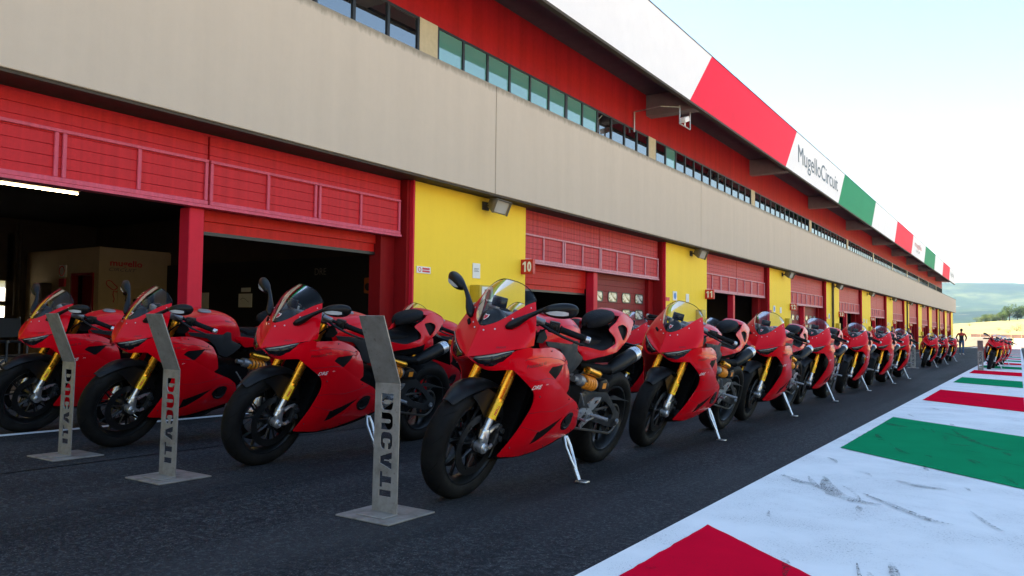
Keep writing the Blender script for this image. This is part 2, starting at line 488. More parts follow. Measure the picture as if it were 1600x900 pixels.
        cal = join(cal, *[lathe_x([(-.002, .0001), (-.002, .016), (.0, .016), (.032 * s, .015), (.034 * s, .0001)], 14, False, (x * .83 + .012 * s, .128, z)) for z in (.335, .378)])
        mk('brake_caliper', cal, 'dark_metal', leg)
        # printed sticker wrapped round the tube
        lab = []
        nn = 7; th0 = -.95
        for i in range(nn):
            th = (math.pi * 1.5 if True else 0) + (th0 + 1.9 * i / (nn - 1))
            lab.append(th)
        d = Vector((0, .40, 1)).normalized(); e = Vector((0, 1, -.40)).normalized(); ex = Vector((1, 0, 0))
        ctr = Vector((x, FK(.49), .49)); phi = -.55 if s > 0 else -2.6
        def wrap(u, v, r):  # u around, v along the tube
            a = phi + u / r
            return ctr + d * v + (ex * math.cos(a) + e * math.sin(a)) * r
        rows = [[wrap(-.014 + .028 * i / 6, v, .0292) for i in range(7)] for v in (-.045, .045)]
        st = mk('fork_label', grid(rows), 'label_yellow', leg)
        core = tube([(x, FK(.445), .445), (x, FK(.545), .545)], .0288, 16)
        mk('fork_guard', core, 'gold_tube', leg)
        if s > 0:
            V, F, _ = text2d('PIRELLI', .0165, weight=.0007, space=1.0)
            mk('label_print', ([wrap(-p[1], p[0], .0300) for p in V], F), 'label_red', leg, smooth=False)
    # ---------------- front mudguard
    rows = []
    for i in range(11):
        t = i / 10; a = R(136 - 92 * t); w = .035 + .042 * min(1, t * 3.2) ; rr = .326
        row = []
        for j in range(9):
            q = -1 + 2 * j / 8; row.append((q * w, rr * math.cos(a) - abs(q) ** 3 * .018 * math.cos(a), .30 + (rr - abs(q) ** 2.5 * .024) * math.sin(a)))
        rows.append(row)
    parts = [subsurf(flip(grid(rows)), 1, solid=.004)]
    for s in (1, -1):
        out = rounded([(-.14, .565), (-.02, .60), (.08, .56), (.14, .49), (.20, .36), (.175, .315), (.09, .32), (.04, .385), (-.02, .47), (-.085, .53)], .02)
        pl = plate(out, [[(.085 + .016 * math.cos(t), .51 + .012 * math.sin(t)) for t in np.linspace(0, 6.283, 9)[:-1]], [(.115 + .02 * math.cos(t), .435 + .011 * math.sin(t)) for t in np.linspace(0, 6.283, 9)[:-1]]],
                   lambda p, dd: (s * (.078 - dd + .012 * max(0, min(1, (p[0] - .02) / .1))), p[0], p[1]), .004, .02)
        parts.append(pl if s > 0 else flip(pl))
    part('front_mudguard', join(*parts), 'satin_black')
    # ---------------- front fairing: the mask with its spine
    A = [[(0, -.096, .903), (.012, -.094, .904), (.052, -.071, .924), (.086, -.036, .960), (.116, .012, 1.008), (.138, .068, 1.050), (.150, .118, 1.068)],
         [(0, -.114, .862), (.012, -.110, .862), (.066, -.076, .877), (.110, -.036, .903), (.146, .010, .943), (.170, .058, .984), (.181, .104, 1.004)],
         [(0, -.137, .802), (.012, -.131, .802), (.077, -.097, .814), (.137, -.053, .836), (.184, -.008, .867), (.209, .033, .902), (.217, .074, .930)],
         [(0, -.156, .748), (.010, -.151, .748), (.062, -.137, .768), (.125, -.098, .797), (.185, -.046, .829), (.218, .006, .846), (.230, .062, .862)]]
    V, F = grid(A); cr = {}
    k = len(A[0])
    for i in range(3): cr[(i * k + 1, (i + 1) * k + 1)] = .9
    for j in range(k - 1): cr[(3 * k + j, 3 * k + j + 1)] = 1.0; cr[(j, j + 1)] = 1.0
    for i in range(3): cr[(i * k + k - 1, (i + 1) * k + k - 1)] = 1.0
    ff = part('front_fairing', subsurf(flip((V, F)), 3, cr, True, .004), 'red_paint', angle=50)
    # chin below the headlights
    B = [[(0, -.156, .7475), (.012, -.152, .743), (.062, -.139, .722), (.125, -.106, .728), (.186, -.047, .822), (.218, .005, .845), (.230, .061, .861)],
         [(0, -.148, .742), (.012, -.145, .738), (.060, -.132, .713), (.120, -.106, .718), (.180, -.064, .752), (.222, .0, .785), (.240, .06, .80)],
         [(0, -.136, .736), (.012, -.134, .732), (.052, -.120, .711), (.105, -.100, .697), (.160, -.074, .720), (.208, -.025, .733), (.238, .04, .725)],
         [(0, -.070, .735), (.012, -.070, .732), (.05, -.066, .716), (.10, -.058, .706), (.15, -.03, .728), (.195, .02, .742), (.222, .06, .742)]]
    V, F = grid(B); cr = {}
    for j in range(k - 1): cr[(j, j + 1)] = 1.0; cr[(2 * k + j, 2 * k + j + 1)] = .75
    mk('chin_lip', subsurf(flip((V, F)), 3, cr, True, .004), 'red_paint', ff, angle=50)
    # headlights
    for s in (1, -1):
        top = [(.040, -.1395, .758), (.062, -.132, .766), (.095, -.113, .781), (.125, -.093, .795), (.160, -.062, .816), (.188, -.038, .829)]
        bot = [(.034, -.1425, .736), (.062, -.136, .721), (.095, -.121, .722), (.125, -.103, .729), (.160, -.074, .762), (.184, -.045, .805)]
        rows = [[(a[0] + (b[0] - a[0]) * q, a[1] + (b[1] - a[1]) * q - .006 * math.sin(math.pi * q) + .001, a[2] + (b[2] - a[2]) * q) for a, b in zip(top, bot)] for q in (0, .35, .7, 1)]
        g = flip(grid(rows)); g = g if s > 0 else mirror_x(g)
        hl = part('headlight', g, 'gloss_black')
        st = [(a[0], a[1] - .004, a[2] - .005) for a in top]
        st2 = [(a[0] + .004 * i / 5, a[1] - .003, a[2] - .005 - .010 * min(1, (5 - i) / 3)) for i, a in enumerate(top)]
        g = flip(grid([st, st2])); g = g if s > 0 else mirror_x(g)
        mk('light_strip', g, 'lamp_strip', hl)
        for xx, yy, zz in ((.115, -.104, .768), (.150, -.074, .788)):
            e = lathe_axis([(0, .010), (.003, .0095), (.006, .006)], (s * xx, yy, zz), (s * xx * 1.01, yy - .01, zz), 10)
            mk('projector', e, 'dark_metal', hl)
    # nose lettering and the small black slot on the right of the nose
    nose = drape(ff.data, (.13, -.07, .826), (.78, .58, .22), (.05, .1, .99), (-.55, .80, -.18))
    mk('nose_lettering', lettering('DUCATI', nose, .0125, weight=.0004), 'dark_print', ff, smooth=False)
    mk('sensor_slot', bevel_vf(xf(box(-.024, .024, -.006, .006, -.009, .009), Matrix.Translation((-.112, -.043, .896)) @ Euler((R(-20), R(18), R(-42))).to_matrix().to_4x4()), .004), 'matt_black', ff)
    for s in (1, -1):
        rr = [(s * .150, .085, 1.034), (s * .118, -.006, .968), (s * .068, -.066, .902), (s * .028, -.102, .886)]
        for q in rr: mk('screw', lathe_axis([(0, .0045), (.0025, .0045), (.004, .002)], q, (q[0] * 1.03, q[1] - .01, q[2] + .004), 8), 'aluminium', ff)
    # inner black cowl that closes the mask behind, and the dash
    inner = [[(0, -.06, .90), (.05, -.045, .915), (.09, -.015, .945), (.12, .03, .99), (.14, .09, 1.03)],
             [(0, .0, .945), (.04, .005, .95), (.075, .02, .955), (.10, .05, .965), (.12, .1, .98)],
             [(0, .07, .955), (.04, .07, .955), (.07, .08, .95), (.09, .09, .94), (.10, .11, .93)],
             [(0, .11, .90), (.04, .11, .90), (.07, .11, .90), (.09, .115, .89), (.10, .12, .88)]]
    ic = part('dash_cowl', subsurf(flip(grid(inner)), 2, None, True), 'satin_black')
    dome = subsurf(flip(grid([[(0, -.075, .905), (.035, -.065, .915), (.055, -.04, .93)], [(0, -.055, .96), (.04, -.045, .958), (.06, -.02, .95)], [(0, -.02, .995), (.038, -.014, .985), (.058, .005, .965)], [(0, .03, .995), (.035, .03, .985), (.055, .03, .96)]])), 2, None, True)
    mk('instrument_hood', dome, 'satin_black', ic)
    mk('display', bbox(-.045, .045, .018, .028, 1.0, 1.055, .004), 'gloss_black', ic)
    sh = [(-.5, .62), (0, .5), (.5, .62), (.48, .05), (.25, -.35), (0, -.62), (-.25, -.35), (-.48, .05)]
    bad = lambda p, d: (p[0] * .024, -.0665 + p[1] * .018 - .004 + d + abs(p[0]) * .006, .947 + p[1] * .024)
    mk('badge', plate(sh, [], bad, .002, .3), 'white_print', ic, smooth=False)
    mk('badge_print', plate([(p[0] * .8, p[1] * .8) for p in sh], [], lambda p, d: Vector(bad(p, d)) + Vector((0, -.0015, 0)), .001, .3), 'label_red', ic, smooth=False)
    # windscreen: base edge and top edge meet at the tips
    base = [(0, -.098, .904), (.026, -.089, .912), (.052, -.073, .925), (.086, -.038, .961), (.116, .010, 1.009), (.138, .066, 1.051), (.151, .118, 1.070)]
    topc = [(0, .092, 1.144), (.030, .095, 1.143), (.058, .100, 1.139), (.085, .107, 1.129), (.110, .114, 1.114), (.132, .119, 1.095), (.152, .122, 1.073)]
    rows = []
    for i in range(7):
        q = i / 6; row = []
        for j, (b, t) in enumerate(zip(base, topc)):
            p = Vector(b).lerp(Vector(t), q); bl = math.sin(math.pi * q) * .026 * (1 - (j / 6) ** 2)
            row.append(p + Vector((0, -bl * .75, bl * .65)))
        rows.append(row)
    ws = part('windscreen', subsurf(flip(grid(rows)), 2, None, True), 'windscreen_clear')
    edge = [(-p[0], p[1], p[2]) for p in reversed(topc[1:])] + topc
    mk('screen_edge', tube(edge, .0022, 6), 'gloss_black', ws)
    # ---------------- side fairings
    main = [(-.055, .765, .01), (-.03, .803, .01), (.05, .845, .03), (.26, .851, .03), (.38, .818, .03), (.475, .770, .01), (.478, .752, .004), (.39, .765, .01), (.235, .757, .012), (.205, .732, .008), (.284, .694, .01),
            (.50, .590, .01), (.655, .532, .01), (.730, .487, .012), (.762, .43, .02), (.815, .365, .012), (.80, .342, .012), (.62, .302, .05), (.42, .25, .05), (.29, .234, .04), (.118, .243, .012), (.142, .34, .05), (.168, .45, .06), (.178, .56, .05), (.15, .62, .04), (.05, .68, .03), (-.03, .735, .02)]
    sub = [(.19, .735), (.23, .762), (.40, .770), (.482, .768), (.497, .748, .01), (.522, .70, .02), (.548, .61, .01), (.50, .584), (.29, .690)]
    clutch = [(.590 + .062 * math.cos(t), .438 + .037 * math.sin(t) + .010 * math.cos(t)) for t in np.linspace(0, 2 * math.pi, 19)[:-1]]
    slash = [(.512, .464), (.42, .432), (.298, .390), (.298, .312), (.34, .330), (.43, .392)]
    for s in (1, -1):
        fl = (lambda v: v) if s > 0 else flip
        sf = part('side_fairing', fl(plate(rounded(main, .02), [clutch, slash], side_fn(0, s), .007, .022, .0025)), 'red_paint', angle=50)
        mk('rear_cowl', fl(plate(rounded([q for q in sub], .008), [], side_fn(-.016, s), .006, .022, .002)), 'red_paint', sf, angle=50)
        mk('side_vent', fl(plate([(.200, .731), (.23, .757), (.398, .765), (.31, .690), (.284, .690)], [], side_fn(-.012, s), .01, .03)), 'matt_black', sf)
        mk('slash_vent', fl(plate([(.53, .475), (.42, .437), (.285, .400), (.285, .300), (.345, .318), (.44, .39)], [], side_fn(-.0035, s), .006, .03)), 'matt_black', sf)
        cc = side_fn(-.005, s)((.590, .438), 0)
        cov = lathe_x([(-.03, .07), (0, .062), (s * .004, .050), (s * .001, .046), (s * .001, .026), (s * .006, .024), (s * .007, .0001)], 28, False, (cc[0], .590, .438))
        mk('clutch_cover', cov if s > 0 else cov, 'satin_black', sf)
        cut = [(.590 + .050 * math.cos(t), .438 + .024 * math.sin(t) + .008 * math.cos(t)) for t in np.linspace(0, 2 * math.pi, 17)[:-1]]
        mk('cover_ring', fl(plate([(.59 + (q[0] - .59) * 1.06, .438 + (q[1] - .438) * 1.06) for q in clutch], [cut], side_fn(.0022, s), .009, .03)), 'satin_black', sf)
        fx = side_fn(.0012, s)
        mk('lettering', lettering('DRE', lambda v: fx((.143 + s * v[0] + v[1] * .12, .652 + v[1] + v[0] * s * .13), 0), .034, weight=.0003), 'white_print', sf, smooth=False)
        mk('lettering', lettering('RACE', lambda v: fx((.215 + s * v[0], .668 + v[1] + v[0] * s * .13), 0), .008), 'white_print', sf, smooth=False)
        mk('model_lettering', lettering('PANIGALE V2', lambda v: fx((.105 + s * v[0], .768 + v[1] + v[0] * s * .17), 0), .021, weight=.0004, space=1.15), 'dark_print', sf, smooth=False)
        # panel joints and fasteners
        js = side_fn(-.0004, s)
        for ln in ([(-.03, .768), (.04, .792), (.12, .806), (.22, .806), (.33, .792), (.43, .770)], [(.165, .50), (.24, .515), (.36, .512), (.50, .535), (.60, .553)], [(.165, .425), (.28, .40), (.32, .392)], [(.52, .47), (.62, .495), (.74, .462)], [(.284, .694), (.20, .700), (.12, .690), (.06, .684)]):
            pts = [js(Vector(a).lerp(Vector(b), q / 4), 0) for a, b in zip(ln[:-1], ln[1:]) for q in range(4)] + [js(ln[-1], 0)]
            mk('panel_joint', tube(pts, .0013, 5), 'dark_print', sf)
        for q in ((.02, .82), (.24, .835), (.42, .782), (.19, .60), (.16, .30), (.46, .285), (.74, .35), (.70, .49), (.52, .565)):
            p0 = js(q, -.001); mk('screw', lathe_x([(0, .0045), (s * .002, .0045), (s * .003, .003), (s * .003, .0001)], 8, False, p0), 'dark_metal', sf)
    # belly pan and engine dark parts
    bp = []
    for y, hw, z0, z1 in ((.14, .10, .205, .26), (.30, .14, .195, .26), (.50, .155, .21, .29), (.70, .16, .25, .33), (.84, .15, .29, .36)):
        bp.append([(-hw, y, z1), (-hw * .95, y, z0 + .02), (-hw * .6, y, z0), (0, y, z0 - .006), (hw * .6, y, z0), (hw * .95, y, z0 + .02), (hw, y, z1)])
    part('belly_pan', subsurf(grid(bp), 2, solid=.004), 'matt_black')
    rad = [xf(bbox(-.165, .165, -.03, .03, -.20, .20, .01), Matrix.Translation((0, .215, .52)) @ Matrix.Rotation(R(-16), 4, 'X'))]
    for i in range(12):
        z = -.18 + .033 * i
        rad.append(xf(box(-.16, .16, -.034, -.029, z, z + .006), Matrix.Translation((0, .215, .52)) @ Matrix.Rotation(R(-16), 4, 'X')))
    part('radiator', join(*rad), 'deep_black')
    eng = join(bbox(-.16, .16, .28, .72, .30, .62, .04), bbox(-.12, .12, .25, .62, .58, .84, .03), bbox(-.13, .13, .62, .92, .36, .60, .04),
               lathe_x([(-.20, .0001), (-.20, .07), (-.17, .09), (.17, .09), (.19, .07), (.19, .0001)], 24, False, (0, .59, .43)),
               bbox(-.06, .06, .10, .34, .80, .93, .03))
    part('engine', eng, 'deep_black')
    for s in (1, -1):
        # black panel that closes the cut-out behind the mask, seen behind the fork
        out = rounded([(.185, .86), (.255, .855), (.29, .885), (.24, .93), (.205, .93)], .01)
        pl = plate(out, [], lambda p, d: (s * (.165 - d), p[0], p[1]), .006, .04)
        part('inner_panel', pl if s > 0 else flip(pl), 'satin_black')
        kn = rounded([(.27, .868), (.40, .862), (.575, .850), (.60, .872), (.645, .868), (.665, .806), (.775, .765), (.76, .742), (.70, .70), (.642, .675), (.57, .70), (.52, .765), (.44, .825), (.30, .842)], .012)
        pl = plate(kn, [], lambda p, d: (s * (.178 - d - .10 * max(0, p[0] - .5) * (1 if p[1] > .7 else 1)), p[0], p[1]), .012, .03, .004)
        part('knee_panel', pl if s > 0 else flip(pl), 'dark_metal')
    # ---------------- tank
    T = [(.29, [(0, .925), (.06, .92), (.10, .895), (.12, .86), (.125, .81)]), (.41, [(0, .972), (.08, .964), (.132, .932), (.155, .885), (.150, .80)]),
         (.54, [(0, .998), (.088, .990), (.148, .955), (.176, .905), (.160, .79)]), (.65, [(0, .990), (.086, .979), (.142, .945), (.166, .898), (.145, .78)]),
         (.725, [(0, .965), (.078, .953), (.118, .920), (.132, .875), (.115, .77)]), (.775, [(0, .90), (.06, .892), (.092, .87), (.104, .845), (.100, .77)]), (.80, [(0, .83), (.05, .828), (.08, .82), (.09, .81), (.09, .77)])]
    V, F = grid([[(x, y, z) for x, z in s] for y, s in T]); cr = {}
    for i in range(len(T) - 1): cr[(i * 5 + 2, i * 5 + 7)] = .55; cr[(i * 5 + 1, i * 5 + 6)] = .35
    tk = part('fuel_tank', subsurf((V, F), 3, cr, True), 'red_paint', angle=60)
    for s in (1, -1):
        tf = drape(tk.data, (s * .14, .625, .945), (0, s, -.12 * s), (-s * .4, 0, .9), (-s, 0, -.35))
        mk('tank_lettering', lettering('DUCATI', tf, .022, weight=.0008), 'dark_print', tk, smooth=False)
    mk('filler_cap', lathe_axis([(0, .048), (.006, .048), (.011, .042), (.012, .0001)], (0, .50, .984), (0, .485, 1.2), 24), 'cast_grey', tk)
    # ---------------- seat, tail
    S = [(.72, .05, .862, .82), (.78, .09, .840, .80), (.88, .125, .826, .785), (1.02, .142, .826, .785), (1.11, .138, .846, .80), (1.18, .118, .888, .84), (1.21, .10, .905, .85)]
    rows = []
    for y, hw, zt, zs in S: rows.append([(0, y, zt), (hw * .55, y, zt + .004), (hw * .9, y, zt - .012), (hw * 1.05, y, (zt + zs) / 2 - .006), (hw * 1.02, y, zs)])
    part('seat', subsurf(grid(rows), 2, None, True), 'seat_cover', angle=70)
    P_ = [(1.003, .004, .945, .935), (1.006, .03, .958, .935), (1.03, .060, .980, .945), (1.09, .076, 1.003, .958), (1.18, .078, 1.022, .982), (1.245, .062, 1.030, .995), (1.265, .035, 1.028, 1.0)]
    rows = []
    for y, hw, zt, zs in P_: rows.append([(0, y, zt), (hw * .6, y, zt + .002), (hw * .95, y, zt - .012), (hw * 1.06, y, zs), (hw * .9, y, zs - .02)])
    part('pillion_seat', subsurf(grid(rows), 2, None, True), 'seat_cover', angle=70)
    TX = tps([(.70, .82, .125), (.82, .745, .135), (.82, .83, .145), (.95, .77, .155), (.98, .82, .160), (1.16, .815, .165), (1.19, .806, .160), (1.18, .85, .150), (1.12, .92, .112), (1.19, .96, .105), (1.27, .88, .150), (1.27, 1.0, .098), (1.32, 1.03, .082), (1.385, .92, .130), (1.455, .98, .100), (1.43, 1.01, .082)])
    tail = [(.70, .828, .02), (.82, .742, .02), (.95, .766, .06), (1.19, .805, .010), (1.385, .921, .02), (1.458, .98, .02), (1.43, 1.010, .015), (1.32, 1.034, .04), (1.255, 1.018, .02), (1.20, .972, .02), (1.10, .925, .02), (1.165, .885, .03), (1.165, .848, .02), (.99, .804, .05), (.80, .828, .03)]
    hole = rounded([(1.205, .952), (1.275, .965), (1.335, .946), (1.322, .915), (1.255, .862), (1.228, .905)], .018, 3)
    tl = None
    for s in (1, -1):
        pl = plate(rounded(tail, .02), [hole], side_fn(0, s, TX), .008, .024, .003)
        t_ = part('tail_fairing', pl if s > 0 else flip(pl), 'red_paint', angle=55); tl = tl or t_
        pl = plate([(1.14, .945), (1.20, .975), (1.28, 1.0), (1.40, .99), (1.40, .935), (1.335, .87), (1.22, .825), (1.17, .87)], [], side_fn(-.022, s, TX), .006, .05)
        mk('tail_duct', pl if s > 0 else flip(pl), 'matt_black', t_)
    rows = [[(0, 1.23, 1.010), (.05, 1.23, 1.011), (.088, 1.24, 1.008)], [(0, 1.29, 1.040), (.045, 1.29, 1.041), (.083, 1.30, 1.030)], [(0, 1.36, 1.042), (.045, 1.36, 1.038), (.081, 1.36, 1.027)], [(0, 1.435, 1.022), (.045, 1.435, 1.018), (.081, 1.427, 1.011)], [(0, 1.475, .99), (.05, 1.475, .988), (.097, 1.458, .980)], [(0, 1.44, .945), (.05, 1.43, .942), (.115, 1.39, .930)]]
    part('tail_cowl', subsurf(grid(rows), 2, None, True), 'red_paint')
    part('tail_underside', join(bbox(-.085, .085, .85, 1.32, .70, .86, .03), bbox(-.06, .06, 1.25, 1.44, .86, .93, .02)), 'matt_black')
    part('tail_light', bbox(-.075, .075, 1.440, 1.456, .952, .964, .004), 'label_red')
    ph = part('plate_holder', join(tube([(0, 1.36, .88), (0, 1.50, .84), (0, 1.60, .80)], [.03, .022, .02], 8), xf(bbox(-.085, .085, -.004, .004, -.11, .09, .004), Matrix.Translation((0, 1.64, .72)) @ Matrix.Rotation(R(22), 4, 'X')),
                                   tube([(-.13, 1.55, .82), (.13, 1.55, .82)], .010, 8)), 'satin_black')
    for s in (1, -1): mk('rear_indicator', bevel_vf(box(s * .135 - .022, s * .135 + .022, 1.54, 1.565, .80, .835), .008), 'orange_lens', ph)
    # ---------------- exhaust
    for s in (1, -1):
        p0, p1 = Vector((s * .135, 1.165, .672)), Vector((s * .168, 1.45, .798))
        L_ = (p1 - p0).length
        sl = part('silencer', lathe_axis([(0, .030), (.03, .037), (.06, .044), (.13, .048), (L_ * .80, .048)], p0, p1, 24), 'satin_black')
        mk('end_cap', lathe_axis([(L_ * .80, .0485), (L_ * .93, .0475), (L_ * .99, .041), (L_, .034), (L_ - .005, .030), (L_ - .06, .030)], p0, p1, 24), 'aluminium', sl)
        mk('exhaust_pipe', tube([(s * .045, .93, .69), (s * .085, 1.02, .685), (s * .12, 1.11, .676), (s * .135, 1.19, .684)], .030, 14), 'matt_black', sl)
    # ---------------- shock (left), swingarm, hugger
    sk = part('shock_absorber', lathe_axis([(0, .018), (.05, .018), (.055, .034), (.10, .036), (.105, .026), (.27, .026), (.275, .036), (.36, .036), (.37, .02), (.42, .016)], (.105, .79, .628), (.105, 1.2, .556), 18), 'cast_grey')
    co = []
    d = (Vector((.105, 1.2, .556)) - Vector((.105, .79, .628))).normalized(); a = Vector((1, 0, 0)); b = d.cross(a)
    for i in range(61):
        t = i / 60; co.append(Vector((.105, .79, .628)) + d * (.115 + .15 * t) + (a * math.cos(t * 2 * math.pi * 4.5) + b * math.sin(t * 2 * math.pi * 4.5)) * .036)
    mk('spring', tube(co, .0095, 8), 'spring_yellow', sk)
    mk('reservoir', lathe_axis([(0, .010), (.004, .023), (.03, .024), (.034, .021), (.15, .021), (.155, .024), (.175, .022)], (.125, .90, .682), (.125, 1.06, .650), 16), 'gold_tube', sk)
    mk('shock_end', bevel_vf(extrude([(1.06, .545), (1.07, .615), (1.14, .625), (1.20, .585), (1.19, .535)], .06, 'yz', .095), .01), 'satin_black', sk)
    mk('shock_print', box(.1555, .1565, 1.10, 1.145, .565, .60), 'spring_yellow', sk)
    so = rounded([(.90, .40), (.90, .50), (.985, .535), (1.10, .560), (1.19, .560), (1.30, .505), (1.42, .425), (1.53, .36), (1.55, .315), (1.515, .275), (1.42, .278), (1.25, .318), (1.10, .350), (.98, .36)], .025)
    shh = rounded([(1.17, .405), (1.20, .455), (1.27, .465), (1.37, .415), (1.445, .358), (1.42, .325), (1.30, .350)], .02, 3)
    for s in (1, -1):
        pl = plate(so, [shh], lambda p, dd: (s * (.098 + .022 * min(1, max(0, (p[0] - 1.0) / .3)) - dd), p[0], p[1]), .034, .035, .006)
        part('swingarm', pl if s > 0 else flip(pl), 'dark_metal', angle=45)
    part('swingarm_bridge', bbox(-.10, .10, .95, 1.08, .40, .53, .02), 'dark_metal')
    rows = []
    for i in range(9):
        a = R(150 - 100 * i / 8)
        rows.append([(q * .098, 1.465 + (.345 - abs(q) ** 3 * .03) * math.cos(a), .322 + (.345 - abs(q) ** 3 * .03) * math.sin(a)) for q in (-1, -.8, -.4, 0, .4, .8, 1)])
    rows2 = [r for r in rows if r[3][1] < 1.40]
    part('rear_hugger', subsurf(flip(grid(rows2)), 1, solid=.004), 'satin_black')
    pl = extrude(rounded([(1.30, .478), (1.40, .492), (1.56, .455), (1.66, .435), (1.52, .452), (1.40, .462)], .006), .012, 'yz', .10)
    part('chain_guard', pl, 'dark_metal')
    ch = []
    for i in range(15): ch.append((.096, .86 + (1.465 - .86) * i / 14, .385 + (.322 + .098 - .385) * i / 14))
    ch2 = [(.096, 1.465 + .098 * math.cos(t), .322 + .098 * math.sin(t)) for t in np.linspace(math.pi / 2, -math.pi / 2, 12)]
    ch3 = [(.096, 1.465 - (1.465 - .86) * i / 14, .224 + (.325 - .224) * i / 14) for i in range(15)]
    part('chain', tube(ch + ch2 + ch3, .0085, 6, True, None, .9), 'chain_steel')
    # ---------------- rearsets
    for s in (1, -1):
        br = rounded([(.765, .455), (.80, .478), (.905, .468), (.965, .428), (.955, .408), (.86, .365), (.835, .345), (.82, .372), (.885, .425), (.84, .44), (.785, .405), (.765, .42)], .01, 3)
        pl = plate(br, [], lambda p, dd: (s * (.205 - dd), p[0], p[1]), .012, .03, .002)
        b_ = part('footrest_bracket', pl if s > 0 else flip(pl), 'aluminium')
        he = rounded([(.862, .497), (.945, .532), (1.03, .530), (1.015, .50), (.955, .458), (.912, .447), (.90, .475)], .008, 3)
        ho = rounded([(.955, .512), (1.005, .515), (.985, .492), (.950, .485)], .006, 2)
        pl = plate(he, [ho], lambda p, dd: (s * (.200 - dd), p[0], p[1]), .007, .03, .001)
        mk('heel_plate', pl if s > 0 else flip(pl), 'aluminium', b_)
        mk('footrest', tube([(s * .20, .92, .430), (s * .225, .925, .430), (s * .23, .93, .430), (s * .305, .955, .428)], [.009, .009, .0125, .0115], 10), 'cast_grey', b_)
        mk('pedal', join(tube([(s * .215, .945, .415), (s * .225, .84, .405), (s * .228, .76, .425)], .0065, 8), tube([(s * .222, .76, .425), (s * .265, .755, .425)], .008, 8), tube([(s * .212, .79, .50), (s * .212, .72, .575)], .005, 8)), 'cast_grey', b_)
        mk('bracket_bolt', join(*[lathe_x([(0, .009), (s * .006, .009), (s * .006, .0001)], 8, False, (s * .205, y, z)) for y, z in ((.79, .455), (.94, .425))]), 'aluminium', b_)
    # ---------------- side stand
    f0, f1 = Vector((.150, .745, .315)), Vector((.318, .735, .096))
    st = [tube([f0, f0.lerp(f1, .12)], .019, 10)]
    for sg in (-1, 1):
        st.append(tube([f0.lerp(f1, .08) + Vector((0, sg * .012, 0)), f0.lerp(f1, .28) + Vector((0, sg * .026, 0)), f0.lerp(f1, .62) + Vector((0, sg * .014, 0)), f0.lerp(f1, .80)], [.014, .0115, .011, .012], 10, True, None, .75))
    st += [tube([f0.lerp(f1, .70), f1], [.014, .012], 10), xf(bbox(-.022, .05, -.024, .028, -.006, .006, .005), Matrix.Translation(f1 + Vector((.006, .008, -.006))) @ Matrix.Rotation(-LEAN, 4, 'Y'))]
    ss = part('side_stand', join(*st), 'aluminium')
    mk('stand_pivot', lathe_axis([(0, .016), (.03, .016), (.034, .010)], f0 + Vector((-.005, 0, .004)), f0 + Vector((.1, 0, .02)), 12), 'satin_black', ss)
    # ---------------- handlebars
    for s in (1, -1):
        p0, p1 = Vector((s * .105, .185, .972)), Vector((s * .362, .335, .932))
        d = p1 - p0
        hb = part('handlebar', join(tube([p0, p1], .011, 12), lathe_axis([(0, .034), (.03, .034)], (s * .10, FK(.945), .945), (s * .10, FK(.99), .99), 18)), 'satin_black')
        mk('grip', lathe_axis([(0, .021), (.008, .0215), (.010, .0175), (.125, .0165), (.127, .019), (.132, .019)], p0 + d * .52, p1, 14), 'seat_cover', hb)
        mk('bar_end', lathe_axis([(0, .010), (.002, .017), (.022, .017), (.026, .012)], p1 - d * .01, p1 + d, 14), 'aluminium', hb)
        q = p0 + d * .42
        mk('switch_cluster', bevel_vf(xf(join(box(-.028, .028, -.03, .022, -.028, .030), box(-.018, .014, -.04, -.028, -.01, .02)), Matrix.Translation(q) @ Matrix.Rotation(math.atan2(d.y, d.x), 4, 'Z')), .008), 'satin_black', hb)
        mk('lever', tube([p0 + d * .22 + Vector((0, -.03, -.005)), p0 + d * .40 + Vector((s * .01, -.055, -.012)), p0 + d * .65 + Vector((s * .02, -.066, -.022)), p0 + d * .92 + Vector((s * .02, -.052, -.028)), p0 + d * 1.0 + Vector((s * .015, -.046, -.026))], [.009, .008, .007, .006, .007], 8), 'satin_black', hb)
        mk('master_cylinder', join(lathe_axis([(0, .012), (.004, .017), (.055, .017), (.06, .01)], p0 + d * .10 + Vector((0, -.03, .01)), p0 + d * .34 + Vector((0, -.035, .01)), 12), bbox(p0.x - .014, p0.x + .014, p0.y - .05, p0.y - .012, p0.z - .018, p0.z + .02, .004)), 'cast_grey', hb)
        mk('hose', tube([p0 + d * .35 + Vector((0, -.02, -.01)), p0 + d * .2 + Vector((s * .01, -.05, -.06)), (s * .12, .16, .86), (s * .11, .17, .80)], .005, 6), 'matt_black', hb)
    part('triple_clamp', join(bevel_vf(extrude(rounded([(-.135, .175), (-.10, .155), (.10, .155), (.135, .175), (.135, .22), (.06, .27), (-.06, .27), (-.135, .22)], .02, 3), .022, 'xy', .945), .004), lathe_axis([(0, .022), (.02, .022), (.022, .008)], (0, .23, .965), (0, .236, 1.0), 14), bbox(-.06, .06, .25, .275, .955, .985, .006)), 'cast_grey')
    part('steering_stem', join(tube([(0, .19, .86), (0, .235, .95)], .03, 12), tube([(-.1, FK(.80), .80), (.1, FK(.80), .80)], .024, 10)), 'matt_black')
    return root

